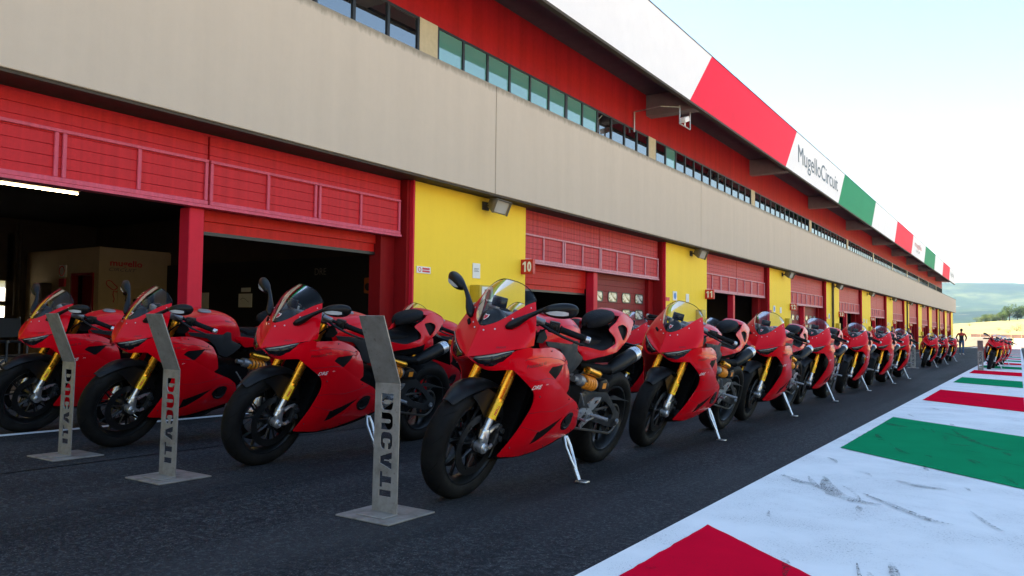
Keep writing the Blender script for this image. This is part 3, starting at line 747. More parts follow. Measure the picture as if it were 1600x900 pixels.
def make_mirror(s):
    """a mirror of its own: stalk, shell and indicator; s = +1 the bike's left"""
    b, n = Vector((s * .128, -.018, .932)), Vector((s * .248, .045, 1.046))
    stalk = tube([b + Vector((-s * .018, -.022, -.010)), b + Vector((-s * .004, -.008, .002)), b + Vector((s * .020, .008, .026)), b.lerp(n, .5) + Vector((0, 0, .010)), b.lerp(n, .8) + Vector((0, 0, .006)), n + Vector((s * .012, 0, .010))],
                 [.010, .024, .025, .015, .0125, .013], 12, True, (0, 1, 0), .85)
    u = Vector((s * .92, .34, .20)).normalized()
    secs = []
    for t, w, hh in ((-.004, .008, .010), (.008, .018, .020), (.035, .034, .036), (.08, .040, .046), (.125, .038, .046), (.158, .028, .034), (.170, .012, .014)):
        c = n + u * t
        ring = []
        for a in np.linspace(0, 2 * math.pi, 13)[:-1]:
            ca, sa = math.cos(a), math.sin(a); ca = math.copysign(abs(ca) ** .8, ca); sa = math.copysign(abs(sa) ** .8, sa)
            ring.append(c + Vector((0, w * ca * (1.15 if ca < 0 else .55), hh * sa * (.8 if sa > 0 else 1.0) + hh * .1)))
        secs.append(ring)
    head = subsurf(grid(secs, True), 2)
    cap = [secs[-1][i] for i in range(12)]
    lens = []
    for t, k, w0, w1 in ((.030, .034, -.014, -.012), (.055, .041, -.022, -.006), (.09, .0455, -.026, -.002), (.125, .0435, -.026, -.004), (.145, .036, -.022, -.008)):
        c = n + u * t
        lens.append([c + Vector((0, -k * (.90 + .13 * q), w0 + (w1 - w0) * q)) for q in (0, .33, .66, 1)])
    return join(stalk, head, (cap, [tuple(range(12))])), grid(lens)

def add_mirrors(root):
    for s in (1, -1):
        v, l = make_mirror(s)
        o = mk('mirror', v, 'satin_black', root, angle=70); mk('indicator', l, 'indicator_lens', o)

# ------------------------------------------------------------------ setting materials
def mat_asphalt():
    m, nt, b = newmat('asphalt'); v = coords(nt)
    big = noise(nt, mapping(nt, v, (1, .35, 1)), .9, 5, .6)
    fine = noise(nt, v, 160, 3, .7)
    vor = N(nt, 'ShaderNodeTexVoronoi'); vor.inputs['Scale'].default_value = 80; nt.links.new(v, vor.inputs['Vector'])
    col = ramp(nt, big, [(.3, (.012, .0132, .016)), (.7, (.024, .025, .028))])
    st = ramp(nt, vor.outputs['Distance'], [(.16, (1, 1, 1)), (.34, (0, 0, 0))])
    rnd = ramp(nt, vor.outputs['Color'], [(.38, (0, 0, 0)), (.72, (1, 1, 1))])
    k = math_(nt, 'MULTIPLY', st, rnd)
    c2 = mix(nt, math_(nt, 'MULTIPLY', k, .75), col, (.17, .168, .165))
    gr = noise(nt, v, 42, 4, .85)
    c2 = mix(nt, ramp(nt, gr, [(.50, (0, 0, 0)), (.66, (1, 1, 1))]), c2, (.080, .081, .083))
    c2 = mix(nt, ramp(nt, gr, [(.30, (.8, .8, .8)), (.45, (0, 0, 0))]), c2, (.004, .0045, .006))
    # dull tyre tracks and stains running along the lane
    tr = noise(nt, mapping(nt, v, (2.2, .06, 1)), 1.0, 4, .6)
    c3 = mix(nt, ramp(nt, tr, [(.50, (0, 0, 0)), (.66, (.7, .7, .7))]), c2, (.008, .009, .011))
    worn = noise(nt, mapping(nt, v, (.9, .18, 1), (0, 0, R(8))), 1.1, 5, .62)
    c3 = mix(nt, ramp(nt, worn, [(.50, (0, 0, 0)), (.68, (.6, .6, .6))]), c3, (.046, .047, .049))
    nt.links.new(c3, b.inputs['Base Color'])
    h = math_(nt, 'ADD', math_(nt, 'MULTIPLY', fine, .6), math_(nt, 'MULTIPLY', st, .6))
    bump(nt, b, h, .7, .006)
    nt.links.new(ramp(nt, fine, [(.3, (.62,) * 3), (.7, (.9,) * 3)]), b.inputs['Roughness']); setp(b, spec=.08)
    M['asphalt'] = m
mat_asphalt()
def mat_paint(name, color, wear=.5):
    m, nt, b = newmat(name); v = coords(nt)
    wv = mapping(nt, v, (1.0, 1.0, 1), (0, 0, R(38)))
    scuff = noise(nt, mapping(nt, wv, (.9, 4.2, 1)), 1.5, 5, .65, .6)
    speck = noise(nt, v, 120, 3, .8)
    soft = noise(nt, v, 2.4, 5, .6)
    s1 = ramp(nt, scuff, [(.565, (0, 0, 0)), (.70, (1, 1, 1))])
    f = math_(nt, 'MULTIPLY', s1, ramp(nt, speck, [(.50 - .06 * wear, (0, 0, 0)), (.60, (1, 1, 1))]))
    chips = math_(nt, 'MULTIPLY', ramp(nt, speck, [(.60, (0, 0, 0)), (.66, (1, 1, 1))]), ramp(nt, soft, [(.42, (0, 0, 0)), (.62, (1, 1, 1))]))
    f2 = math_(nt, 'MULTIPLY', math_(nt, 'MAXIMUM', math_(nt, 'MULTIPLY', f, .12), chips), wear, clamp=True)
    base = mix(nt, ramp(nt, soft, [(.35, (0, 0, 0)), (.75, (1, 1, 1))]), color, tuple(c * .86 for c in color))
    nt.links.new(mix(nt, f2, base, (.03, .031, .035)), b.inputs['Base Color'])
    bump(nt, b, math_(nt, 'SUBTRACT', speck, f2), .35, .004); setp(b, rough=.85, spec=.0)
    M[name] = m
mat_paint('kerb_white', (.80, .79, .775), 1.0)
mat_paint('kerb_red', (.70, .005, .030), .45)
mat_paint('kerb_green', (.010, .25, .10), .7)
mat_paint('line_white', (.68, .69, .70), .5)
def mat_wall(name, color, streak=.25, stain=None, top=None, rough=.75, scale=1.0):
    """painted render or sheet metal with rain streaks (own shape, not shading)"""
    m, nt, b = newmat(name); v = coords(nt)
    st = noise(nt, mapping(nt, v, (1.2 * scale, 1.6 * scale, .12 * scale)), 2.2, 5, .6)
    fine = noise(nt, v, 9 * scale, 5, .65)
    f = math_(nt, 'ADD', math_(nt, 'MULTIPLY', st, .7), math_(nt, 'MULTIPLY', fine, .3))
    lo = tuple(c * (1 - streak) for c in color); hi = tuple(min(1, c * (1 + streak * .7)) for c in color)
    c = ramp(nt, f, [(.32, lo), (.68, hi)])
    if stain:
        sp = N(nt, 'ShaderNodeSeparateXYZ'); nt.links.new(v, sp.inputs[0])
        n2 = noise(nt, mapping(nt, v, (1, 3.0, .8)), 3.0, 6, .7)
        g = math_(nt, 'SUBTRACT', math_(nt, 'ADD', sp.outputs[2], math_(nt, 'MULTIPLY', n2, .22)), top)
        c = mix(nt, ramp(nt, g, [(0, (0, 0, 0)), (.10, (.75, .75, .75))]), c, stain)
    nt.links.new(c, b.inputs['Base Color'])
    bump(nt, b, fine, .12, .01); setp(b, rough=rough, spec=.10); M[name] = m
mat_wall('beige_render', (.555, .468, .378), .06, (.20, .175, .13), 2.06, .8, .6)
mat_wall('yellow_paint', (.98, .67, .055), .04, rough=.6)
mat_wall('red_wall', (.36, .011, .014), .28, rough=.55)
mat_wall('red_slat', (.58, .028, .038), .24, rough=.42, scale=2.5)
mat_wall('red_slat_faded', (.52, .055, .066), .45, rough=.45, scale=3.0)
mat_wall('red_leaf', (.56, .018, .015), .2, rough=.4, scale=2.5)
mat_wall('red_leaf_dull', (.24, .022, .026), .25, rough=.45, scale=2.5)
mat_wall('frame_pink', (.66, .11, .17), .22, rough=.4, scale=4)
mat_wall('frame_pale', (.62, .28, .33), .3, rough=.4, scale=4)
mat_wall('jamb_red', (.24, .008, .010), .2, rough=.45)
mat_wall('post_red', (.66, .020, .045), .12, rough=.4)
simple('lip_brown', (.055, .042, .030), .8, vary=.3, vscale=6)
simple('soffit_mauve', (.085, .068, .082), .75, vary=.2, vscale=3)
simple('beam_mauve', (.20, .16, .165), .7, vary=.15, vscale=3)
simple('frame_dark', (.012, .013, .016), .4)
simple('fascia_white', (.82, .80, .82), .6, spec=.2, vary=.03, vscale=2)
simple('fascia_red', (.86, .010, .045), .6, spec=.12, vary=.06, vscale=2)
simple('fascia_green', (.006, .25, .10), .6, spec=.12, vary=.06, vscale=2)
simple('fascia_text', (.065, .09, .12), .5)
simple('logo_red', (.55, .03, .06), .5)
simple('pillar_cream', (.50, .42, .28), .7, vary=.1)
simple('roof_grey', (.25, .25, .25), .8)
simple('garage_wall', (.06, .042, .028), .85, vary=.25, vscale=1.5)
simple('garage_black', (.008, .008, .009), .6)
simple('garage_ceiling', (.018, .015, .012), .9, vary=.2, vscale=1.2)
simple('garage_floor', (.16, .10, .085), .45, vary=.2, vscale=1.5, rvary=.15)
simple('room_cream', (.52, .40, .24), .8, vary=.08, vscale=3)
simple('paper_white', (.78, .77, .74), .7, vary=.05, vscale=20)
simple('print_grey', (.12, .12, .13), .6)
simple('print_red', (.62, .03, .05), .5)
simple('print_blue', (.05, .22, .55), .5)
simple('lamp_housing', (.20, .18, .15), .6, .2, vary=.25, vscale=15)
simple('lamp_glass', (.50, .48, .44), .15, coat=.6)
simple('box_yellow', (.52, .36, .02), .5, vary=.1)
simple('sign_red', (.50, .012, .014), .4)
simple('galvanised', (.42, .43, .45), .4, .8, vary=.15, vscale=20)
simple('blue_hose', (.02, .12, .40), .4)
simple('orange_box', (.55, .13, .02), .5)
simple('chair_black', (.01, .01, .011), .6)
def mat_glass(name, color, ior, rough=.02):
    m, nt, b = newmat(name); setp(b, color=color, rough=rough, spec=1.0, ior=ior)
    bump(nt, b, noise(nt, coords(nt), .7, 2, .5), .04, .05); M[name] = m
mat_glass('window_dark', (.006, .008, .010), 2.1)
mat_glass('window_teal', (.10, .27, .235), 1.9)
def mat_frost():
    m, nt, b = newmat('window_frost'); v = coords(nt)
    c = ramp(nt, noise(nt, mapping(nt, v, (1, 1.5, 2.5)), 3.5, 4, .6), [(.40, (.10, .10, .09)), (.50, (.55, .56, .50)), (.66, (.75, .76, .72))])
    nt.links.new(c, b.inputs['Base Color']); setp(b, rough=.12, spec=.8); M['window_frost'] = m
mat_frost()
def mat_backlit():
    m, nt, b = newmat('window_backlit'); nt.nodes.remove(b); t = N(nt, 'ShaderNodeBsdfTranslucent'); t.inputs[0].default_value = (.95, .93, .88, 1)
    nt.links.new(t.outputs[0], nt.nodes['Material Output'].inputs['Surface']); M['window_backlit'] = m
mat_backlit()
def mat_tube():
    m, nt, b = newmat('lamp_tube'); setp(b, color=(.9, .8, .6), emit=(1.0, .72, .38), emit_s=9.0); M['lamp_tube'] = m
mat_tube()

# ------------------------------------------------------------------ ground, lane, kerb
def sheet(name, x0, x1, y0, y1, dz, mat, parent=None, ny=1):
    V, F = [], []
    for j in range(ny + 1):
        y = y0 + (y1 - y0) * j / ny; V += [(x0, y, gz(y) + dz), (x1, y, gz(y) + dz)]
    for j in range(ny): F.append((2 * j, 2 * j + 1, 2 * j + 3, 2 * j + 2))
    return mk(name, (V, F), mat, parent, smooth=False)
LANE_END = 215
structure(sheet('pit_lane', -9.0, 4.2, -40, LANE_END, 0, 'asphalt'))
kerb = structure(sheet('kerb', -1.30, .16, -20, LANE_END - 5, .008, 'kerb_white'))
structure(sheet('asphalt_joint', -4.76, -4.745, -20, LANE_END - 20, .003, 'deep_black'))
structure(sheet('painted_line', -6.41, -6.31, -20, LANE_END - 20, .004, 'line_white'))
for i in range(-3, 64):
    # slanting blocks, red and green by turns, white between
    y = 3.42 - 3.02 + 6.04 * i; c = 'red' if i % 2 == 0 else 'green'
    if i > 32: break
    k = .92 * 1.215
    rn = random.Random(i + 77)
    V = [(a + rn.uniform(-.003, .003), b_ + rn.uniform(-.0035, .0035)) for a, b_ in dense([(-1.17, y), (.04, y - k), (.04, y + 3.0 - k), (-1.17, y + 3.0)], .05 if i < 6 else .4)]
    o = mk(c + '_block', ([(a, b_, gz(b_) + .012) for a, b_ in V], [tuple(range(len(V)))]), 'kerb_' + c, kerb, smooth=False)

def mat_scuff():
    m, nt, b = newmat('rubber_scuff'); v = coords(nt)
    setp(b, color=(.020, .021, .024), rough=.8, spec=.1)
    out = nt.nodes['Material Output']; tr = N(nt, 'ShaderNodeBsdfTransparent'); mx = N(nt, 'ShaderNodeMixShader')
    f = math_(nt, 'MULTIPLY', ramp(nt, noise(nt, v, 110, 3, .8), [(.49, (0, 0, 0)), (.56, (1, 1, 1))]), ramp(nt, noise(nt, v, 9, 3, .6), [(.35, (.1, .1, .1)), (.6, (1, 1, 1))]))
    nt.links.new(f, mx.inputs[0]); nt.links.new(tr.outputs[0], mx.inputs[1]); nt.links.new(b.outputs[0], mx.inputs[2]); nt.links.new(mx.outputs[0], out.inputs['Surface'])
    M['rubber_scuff'] = m
mat_scuff()
def scuff(pts, w):
    V, F = [], []; n = len(pts)
    for i, (x, y) in enumerate(pts):
        a, b_ = Vector(pts[max(0, i - 1)]), Vector(pts[min(n - 1, i + 1)]); d = (b_ - a).normalized(); nrm = Vector((-d.y, d.x)) * w * math.sin(math.pi * (i + .35) / (n - .3))
        for s in (-1, 1): V.append((x + nrm.x * s, y + nrm.y * s, gz(y + nrm.y * s) + .0145))
    for i in range(n - 1): F.append((2 * i, 2 * i + 1, 2 * i + 3, 2 * i + 2))
    mk('scuff_mark', (V, F), 'rubber_scuff', kerb, smooth=False)
rs = random.Random(5)
scuff([(-1.0, 5.0), (-.93, 4.72), (-.84, 4.48), (-.72, 4.36), (-.60, 4.34)], .05)
scuff([(-1.22, 4.9), (-1.1, 4.75), (-.98, 4.7)], .03)
scuff([(-.62, 5.15), (-.50, 5.05), (-.36, 5.02)], .035)
scuff([(-.72, 4.6), (-.5, 4.3), (-.36, 4.12), (-.26, 4.08)], .025)
scuff([(-.55, 8.5), (-.45, 8.0), (-.30, 7.5), (-.15, 7.2), (-.05, 7.15)], .03)
scuff([(-1.15, 8.7), (-1.05, 8.5), (-.92, 8.4)], .05)
scuff([(-.55, 7.3), (-.42, 7.25), (-.3, 7.26)], .03)
for i in range(64):
    x, y = rs.uniform(-1.2, -.1), rs.choice([rs.uniform(2.6, 7), rs.uniform(6, 14), rs.uniform(10, 30)]); L_ = rs.uniform(.06, .34); a = rs.uniform(-.5, .9)
    scuff([(x + L_ * t * math.cos(a) * .5, y - L_ * t + .06 * math.sin(3 * t + i)) for t in (0, .25, .5, .75, 1)], rs.uniform(.005, .022))
# ------------------------------------------------------------------ pit building
BX = -9.0
bld = empty('pit_building', (BX, 0, 0))
tag(bld, 'long pit garage building with beige band, yellow piers and tricolour canopy', 'building')
P = 11.48; NB = 12
YE = 141.0; Y0 = -10.0
Z_BB, Z_BT = 3.31, 5.40
def bp(name, vf, mat, parent=None, **k):
    return mk(name, ([(v[0] - BX, v[1], v[2]) for v in vf[0]], vf[1]), mat, parent or bld, **k)
_cache = {}
def inst(name, key, make, mat, parent, loc):
    """a repeated piece: one mesh shared by all alike pieces"""
    k = (key, mat)
    if k not in _cache: _cache[k] = mesh_from(name, *make()); _cache[k].materials.append(M[mat])
    o = bpy.data.objects.new(name, _cache[k]); COL.objects.link(o); o.parent = parent; o.location = loc
    return o
# beige parapet panels
joints = [Y0] + [12.17 + P * k for k in range(-1, 12)]
joints = sorted(set([j for j in joints if j < YE - 3])) + [YE]
for a, b_ in zip(joints[:-1], joints[1:]):
    if b_ - a < .5: continue
    o = bp('parapet_panel', bevel_vf(box(-8.56, -8.36, a + .012, b_ - .012, Z_BB, Z_BT), .008, 1), 'beige_render')
    for v in o.data.vertices: v.co.z -= Z_BB
    o.location = (0, 0, Z_BB)
bp('parapet_backing', box(-8.72, -8.545, Y0, YE - .02, Z_BB + .03, Z_BT - .05), 'lip_brown')
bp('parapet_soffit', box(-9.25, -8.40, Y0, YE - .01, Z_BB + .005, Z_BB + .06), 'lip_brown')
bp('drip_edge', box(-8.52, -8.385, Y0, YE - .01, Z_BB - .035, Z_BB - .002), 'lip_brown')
bp('terrace', box(-10.2, -8.73, Y0, YE - .05, 4.3, 4.5), 'roof_grey')
# upper storey
UX = -9.98; Z_WT, Z_SO = 6.95, 8.24; YU = 137.2
bp('upper_wall', box(UX - .25, UX, Y0, YU, Z_WT, Z_SO), 'red_wall')
bp('upper_core', box(-24, UX - .12, Y0, YU, 3.62, 9.2), 'roof_grey')
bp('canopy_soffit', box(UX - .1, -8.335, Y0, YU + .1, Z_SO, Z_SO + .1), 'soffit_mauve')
bp('roof', box(-24.2, -8.34, Y0, YU + .15, 9.21, 9.35), 'roof_grey')
for k in range(-2, 12):
    y = 23.05 + P * k - P
    if y < Y0 or y > YU: continue
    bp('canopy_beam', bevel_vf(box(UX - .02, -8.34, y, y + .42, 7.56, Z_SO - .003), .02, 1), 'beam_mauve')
# window bands: piers between bays, mullions, panes
for k in range(-1, 12):
    y0 = 12.33 + P * (k - 1); y1 = y0 + P - .57
    if y1 > YU: y1 = YU - .1
    if y0 < Y0: y0 = Y0
    bp('window_pier', box(UX - .1, UX + .02, y1, min(y1 + .57, YU), 5.2, Z_WT - .002), 'pillar_cream')
    n = 12; w = (y1 - y0) / n; fr = []
    for i in range(n + 1):
        t = .06 if i in (0, 6, 12) else .035
        fr.append(box(UX - .04, UX + .015, max(y0, y0 + w * i - t), min(y1, y0 + w * i + t), 5.25, Z_WT - .05))
    fr.append(box(UX - .04, UX + .012, y0, y1, Z_WT - .05, Z_WT - .004)); fr.append(box(UX - .04, UX + .012, y0, y1, 5.2, 5.25))
    band = bp('window_frame', join(*fr), 'frame_dark')
    for i in range(n):
        teal = (k == 1 and i < 8) or (k == 2 and i in (1,))
        if k < 0: continue
        inst('pane', ('pane', round(w, 2)), lambda w=w: ([(0, -w / 2 + .03, -.86), (0, w / 2 - .03, -.86), (0, w / 2 - .03, .84), (0, -w / 2 + .03, .84)], [(0, 1, 2, 3)], False), 'window_teal' if teal else 'window_dark', band, (UX - .015 - BX, y0 + w * (i + .5), 6.09))
# canopy fascia: slanting colour panels
FX = -8.23; ZF0, ZF1 = 7.63, 9.56
cuts = [(-10, -10)] + [(22.3 + P * k, 24.3 + P * k) for k in range(-2, 10)] + [(YU + .2, YU + .2)]
cuts = [c for c in cuts if c[0] >= -10 and c[0] < YU - 3] + [(YU + .2, YU + .2)]
cols = {1: 'green'}
for (a0, a1), (b0, b1) in zip(cuts[:-1], cuts[1:]):
    q = round((a0 - 22.3) / P) if a0 > -9.9 else -3
    c = {0: 'red', 2: 'green', 4: 'red', 6: 'green', 8: 'red', -2: 'green'}.get(q, 'white')
    g = .006
    V = [(FX, a0 + g, ZF0), (FX, b0 - g, ZF0), (FX, b1 - g, ZF1), (FX, a1 + g, ZF1)]
    V += [(FX - .09, v[1], v[2]) for v in V]
    F = [(0, 1, 2, 3), (7, 6, 5, 4), (0, 4, 5, 1), (1, 5, 6, 2), (2, 6, 7, 3), (3, 7, 4, 0)]
    bp('fascia_panel', (V, F), 'fascia_' + c, smooth=False)
bp('fascia_edge', join(box(-8.34, -8.215, Y0, YU + .22, ZF0 - .07, ZF0 - .004), box(-8.34, -8.22, Y0, YU + .22, ZF1 + .003, ZF1 + .03)), 'lip_brown')
bp('fascia_end', box(-10.1, -8.33, YU + .12, YU + .2, ZF0 + .3, ZF1 - .1), 'fascia_white')
for i in range(90):
    y = 10 + i * 1.42
    if y < YU: inst('fascia_clip', 'clip', lambda: (*box(-.03, .03, -.10, .10, 0, .035), False), 'galvanised', bld, (FX - .04 - BX, y, ZF1 + .031))
def wall_text(name, s, mat, x, y0, y1, z0, z1, parent=None, weight=.0):
    V, F, (w, h) = text2d(s, 1.0, weight=weight)
    return bp(name, ([(x, (y0 + y1) / 2 + v[0] / w * (y1 - y0), (z0 + z1) / 2 + v[1] / h * (z1 - z0)) for v in V], F), mat, parent, smooth=False)
wall_text('canopy_lettering', 'MugelloCircuit', 'fascia_text', FX + .012, 36.0, 45.1, 7.98, 9.05)
wall_text('canopy_logo', 'mugello', 'logo_red', FX + .012, 82.6, 88.6, 8.45, 9.15)
wall_text('canopy_logo_lettering', 'CIRCUIT', 'fascia_text', FX + .012, 83.4, 87.0, 8.15, 8.38)
wall_text('canopy_lettering', 'MugelloCircuit', 'fascia_text', FX + .012, 128.6, 136.0, 8.3, 9.0)

# garage bays
def door_zb(k): return 2.35 - .15 * k
DX = -8.97            # face of the fixed upper boards
def garage(k):
    L = 2.52 + P * k; Rr = L + 7.74; zb = door_zb(k); fl = gz(L + 3.9)
    near = k <= 4
    far_mat = 'red_slat' if k == 0 else 'red_slat_faded'
    bar = 'frame_pink' if k == 0 else 'frame_pale'
    gd = bp('garage_door', join(box(-9.10, -9.02, L, Rr, zb + .01, Z_BB), box(-9.45, -9.11, L, Rr, zb + .02, Z_BB)), far_mat, smooth=False)
    W = 3.78
    for lf in (0, 1):
        y0 = L + .02 + lf * (W + .03); y1 = y0 + W
        # boards, from the bottom of the fixed panel up to the parapet
        z = zb + .03; hgt = .128
        while z < Z_BB - .05:
            inst('slat', 'slat', lambda: (*bevel_vf(box(-.06, 0, -1.89, 1.89, .0015, .1265), .004, 1), True, 30), far_mat, gd, (DX - BX, (y0 + y1) / 2, z)); z += hgt
        for zz, hh in ((zb, .055), (zb + .56, .04)):
            inst('rail', ('rail', hh), lambda hh=hh: (*bevel_vf(box(0, .035, -1.89, 1.89, 0, hh), .006, 1), True, 30), bar, gd, (DX + .003 - BX, (y0 + y1) / 2, zz))
        for q in (0, .25, .488, .512, .75, 1):
            inst('stile', 'stile', lambda: (*bevel_vf(box(0, .03, -.022, .022, .058, .558), .005, 1), True, 30), bar, gd, (DX + .004 - BX, y0 + .025 + q * (W - .05), zb))
    inst('bottom_trim', 'trim', lambda: (*box(-.1, .045, -3.80, 3.80, -.04, -.003), False), bar, gd, (DX - BX, L + 3.83, zb))
    # post and jambs
    bp('door_post', bevel_vf(box(-9.25, -9.03, L + 3.60, L + 3.82, fl - .3, zb - .045), .01, 1), 'post_red')
    bp('door_jamb', box(-9.45, -8.86, Rr - .06, Rr + .02, fl - .4, Z_BB), 'jamb_red')
    bp('door_jamb', box(-9.45, -8.82, L - .02, L + .005, fl - .4, Z_BB), 'jamb_red')
    bp('inner_jamb', box(-9.40, -9.14, Rr - .40, Rr - .061, fl - .4, zb), 'jamb_red')
    bp('jamb_trim', box(-9.0, -8.785, Rr + .021, Rr + .065, fl - .4, Z_BB - .002), 'post_red')
    # moving leaves
    def leaf(y0, y1, z0, mat, win):
        lo = bp('door_leaf', box(-9.34, -9.29, y0, y1, z0, zb + .1), mat, smooth=False)
        z = zb - .02
        w = y1 - y0
        while z - .155 > z0 - .01:
            inst('slat', ('leafslat', round(w, 2)), lambda w=w: (*bevel_vf(box(-.04, 0, -w / 2, w / 2, -.151, -.001), .004, 1), True, 30), mat, lo, (-9.25 - BX, (y0 + y1) / 2, z)); z -= .152
        bp('leaf_seal', box(-9.33, -9.27, y0, y1, z0 - .05, z0 - .002), 'frame_dark', lo)
        if win:
            for r in range(2):
                for i in range(4):
                    yc = y0 + w * (i + .5) / 4; zc = zb - .62 - .46 * r
                    ring = rounded([(-.29, -.145), (.29, -.145), (.29, .145), (-.29, .145)], .11, 4); inn = [(a * .86, b_ * .80) for a, b_ in ring]
                    inst('window_seal', 'wseal', lambda: (*plate(ring, [inn], lambda p, d: (.012 - d, p[0], p[1]), .03, .3), True, 40), 'frame_dark', lo, (-9.248 - BX, yc, zc))
                    inst('pane', 'wpane', lambda: ([(0, a, b_) for a, b_ in inn], [tuple(range(len(inn)))], False), 'window_frost', lo, (-9.244 - BX, yc, zc))
    yl0, yl1, yr0, yr1 = L + .01, L + 3.59, L + 3.83, Rr - .41
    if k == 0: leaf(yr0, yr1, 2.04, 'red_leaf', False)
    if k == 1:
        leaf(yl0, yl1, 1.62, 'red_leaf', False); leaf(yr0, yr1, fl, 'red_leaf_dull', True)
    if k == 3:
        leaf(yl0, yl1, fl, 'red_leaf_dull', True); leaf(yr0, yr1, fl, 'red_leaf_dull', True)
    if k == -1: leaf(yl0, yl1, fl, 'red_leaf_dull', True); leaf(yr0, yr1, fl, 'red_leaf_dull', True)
    # yellow pier to the right of the door
    y1 = L + P if k < NB - 1 else YE
    bp('yellow_pier', bevel_vf(box(-9.5, -8.80, Rr + .066, y1 - .021, fl - .6, Z_BB), .01, 1), 'yellow_paint')
for k in range(-1, NB): garage(k)
# inside of the garages: side walls, back, ceiling
for k in range(-1, NB + 1):
    y = 11.98 + P * (k - 1)
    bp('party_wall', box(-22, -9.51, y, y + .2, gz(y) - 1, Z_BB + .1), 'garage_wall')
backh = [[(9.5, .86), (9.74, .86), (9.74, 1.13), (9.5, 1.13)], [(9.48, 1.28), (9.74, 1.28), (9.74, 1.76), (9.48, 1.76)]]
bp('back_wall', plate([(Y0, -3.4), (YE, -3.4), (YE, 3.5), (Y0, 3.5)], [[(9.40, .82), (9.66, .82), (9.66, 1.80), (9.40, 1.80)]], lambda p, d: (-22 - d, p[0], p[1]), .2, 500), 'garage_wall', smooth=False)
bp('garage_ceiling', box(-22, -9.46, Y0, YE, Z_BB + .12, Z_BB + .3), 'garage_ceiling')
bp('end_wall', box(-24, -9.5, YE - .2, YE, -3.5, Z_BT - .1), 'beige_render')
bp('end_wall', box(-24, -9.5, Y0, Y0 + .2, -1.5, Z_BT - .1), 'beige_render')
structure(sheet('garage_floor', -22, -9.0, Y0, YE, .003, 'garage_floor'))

# ------------------------------------------------------------------ inside garage nine
room = empty('office_room', (-18.4, 10.1, gz(10)))
tag(room, 'cream partition room at the back of the near open garage', 'room')
def rp(name, vf, mat, parent=None, **k):
    return mk(name, ([(v[0] + 18.4, v[1] - 10.1, v[2] - gz(10)) for v in vf[0]], vf[1]), mat, parent or room, **k)
rp('front_wall', box(-18.5, -18.4, 10.1, 11.97, -.2, 2.52), 'room_cream', smooth=False)
rp('side_wall', join(box(-18.63, -18.501, 10.1, 10.2, -.2, 2.52), box(-21.9, -19.56, 10.1, 10.2, -.2, 2.52), box(-19.56, -18.63, 10.1, 10.2, 1.9, 2.52)), 'room_cream', smooth=False)
rp('room_top', box(-21.9, -18.42, 10.12, 11.96, 2.525, 2.56), 'room_cream', smooth=False)
rp('door_frame', join(box(-19.6, -19.54, 10.06, 10.22, -.2, 1.94), box(-18.66, -18.6, 10.06, 10.22, -.2, 1.94), box(-19.54, -18.66, 10.06, 10.22, 1.88, 1.94)), 'jamb_red', smooth=False)
rp('door', box(-19.5, -19.1, 10.3, 10.34, -.2, 1.88), 'jamb_red', smooth=False)
def flat_text(name, s, mat, ctr, eu, size, weight=0.0, parent=None, wh=None, label=None):
    V, F, (w, h) = text2d(s, size, weight=weight)
    kx, ky = (wh[0] / w, wh[1] / h) if wh else (1, 1)
    eu = Vector(eu); c = Vector(ctr)
    return mk(name, ([c + eu * v[0] * kx + Vector((0, 0, v[1] * ky)) for v in V], F), mat, parent, smooth=False)
def track_outline():
    pts = [(0, .34), (.02, .40), (.10, .42), (.20, .40), (.30, .33), (.42, .26), (.50, .20), (.52, .14), (.40, .10), (.30, .12), (.28, .02), (.34, -.10), (.30, -.2)]
    pts2 = [(.0, .34), (.04, .28), (.14, .22), (.26, .16), (.36, .16), (.44, .22)]
    t = lambda q: [(-18.385, 10.28 + a * .62, 1.40 + b_ * .85) for a, b_ in q]
    return join(tube(t(pts), .012, 5), tube(t(pts2), .012, 5))
def thing_at(name, vf, mat, origin, label, cat, group=None, **k):
    """a thing of one mesh whose origin sits at its own base"""
    o = mk(name, ([(v[0] - origin[0], v[1] - origin[1], v[2] - origin[2]) for v in vf[0]], vf[1]), mat, None, **k)
    o.location = origin; tag(o, label, cat, group); return o
def child(name, vf, mat, par, **k):
    o = par.location
    return mk(name, ([(v[0] - o[0], v[1] - o[1], v[2] - o[2]) for v in vf[0]], vf[1]), mat, par, **k)
ws_ = thing_at('wall_sign', flat_vf := (lambda: (lambda T: ([Vector((-18.385, 10.77 + v[0] / T[2][0] * .82, 2.17 + v[1] / T[2][1] * .20)) for v in T[0]], T[1]))(text2d('mugello', 1, weight=.02)))(), 'print_red', (-18.385, 10.77, 2.05), 'red circuit wordmark on the cream room wall in the near garage', 'sign', smooth=False)
T_ = text2d('CIRCUIT', 1, shear=.3)
child('sign_lettering', ([Vector((-18.384, 10.68 + v[0] / T_[2][0] * .70, 2.03 + v[1] / T_[2][1] * .08)) for v in T_[0]], T_[1]), 'print_grey', ws_, smooth=False)
thing_at('track_map', track_outline(), 'logo_red', (-18.385, 10.4, 1.2), 'red track outline on the cream wall under the red wordmark', 'wall map')
sb = thing_at('socket_board', bbox(-18.40, -18.36, 10.56, 11.56, 1.02, 1.60, .01), 'room_cream', (-18.38, 11.0, 1.02), 'cream board with hanging black plugs beside the track outline', 'socket board')
for y, z in ((10.72, 1.46), (10.98, 1.30), (11.2, 1.30), (10.80, 1.14), (11.05, 1.12)):
    child('plug', join(lathe_axis([(0, .03), (.04, .05), (.09, .045), (.10, .02)], (-18.36, y, z), (-18.2, y, z - .03), 10), tube([(-18.30, y, z - .02), (-18.31, y + .02, z - .12), (-18.32, y + .01, z - .2)], .012, 6)), 'garage_black', sb)
child('screen', bbox(-18.36, -18.345, 11.26, 11.50, 1.18, 1.48, .005), 'garage_black', sb)
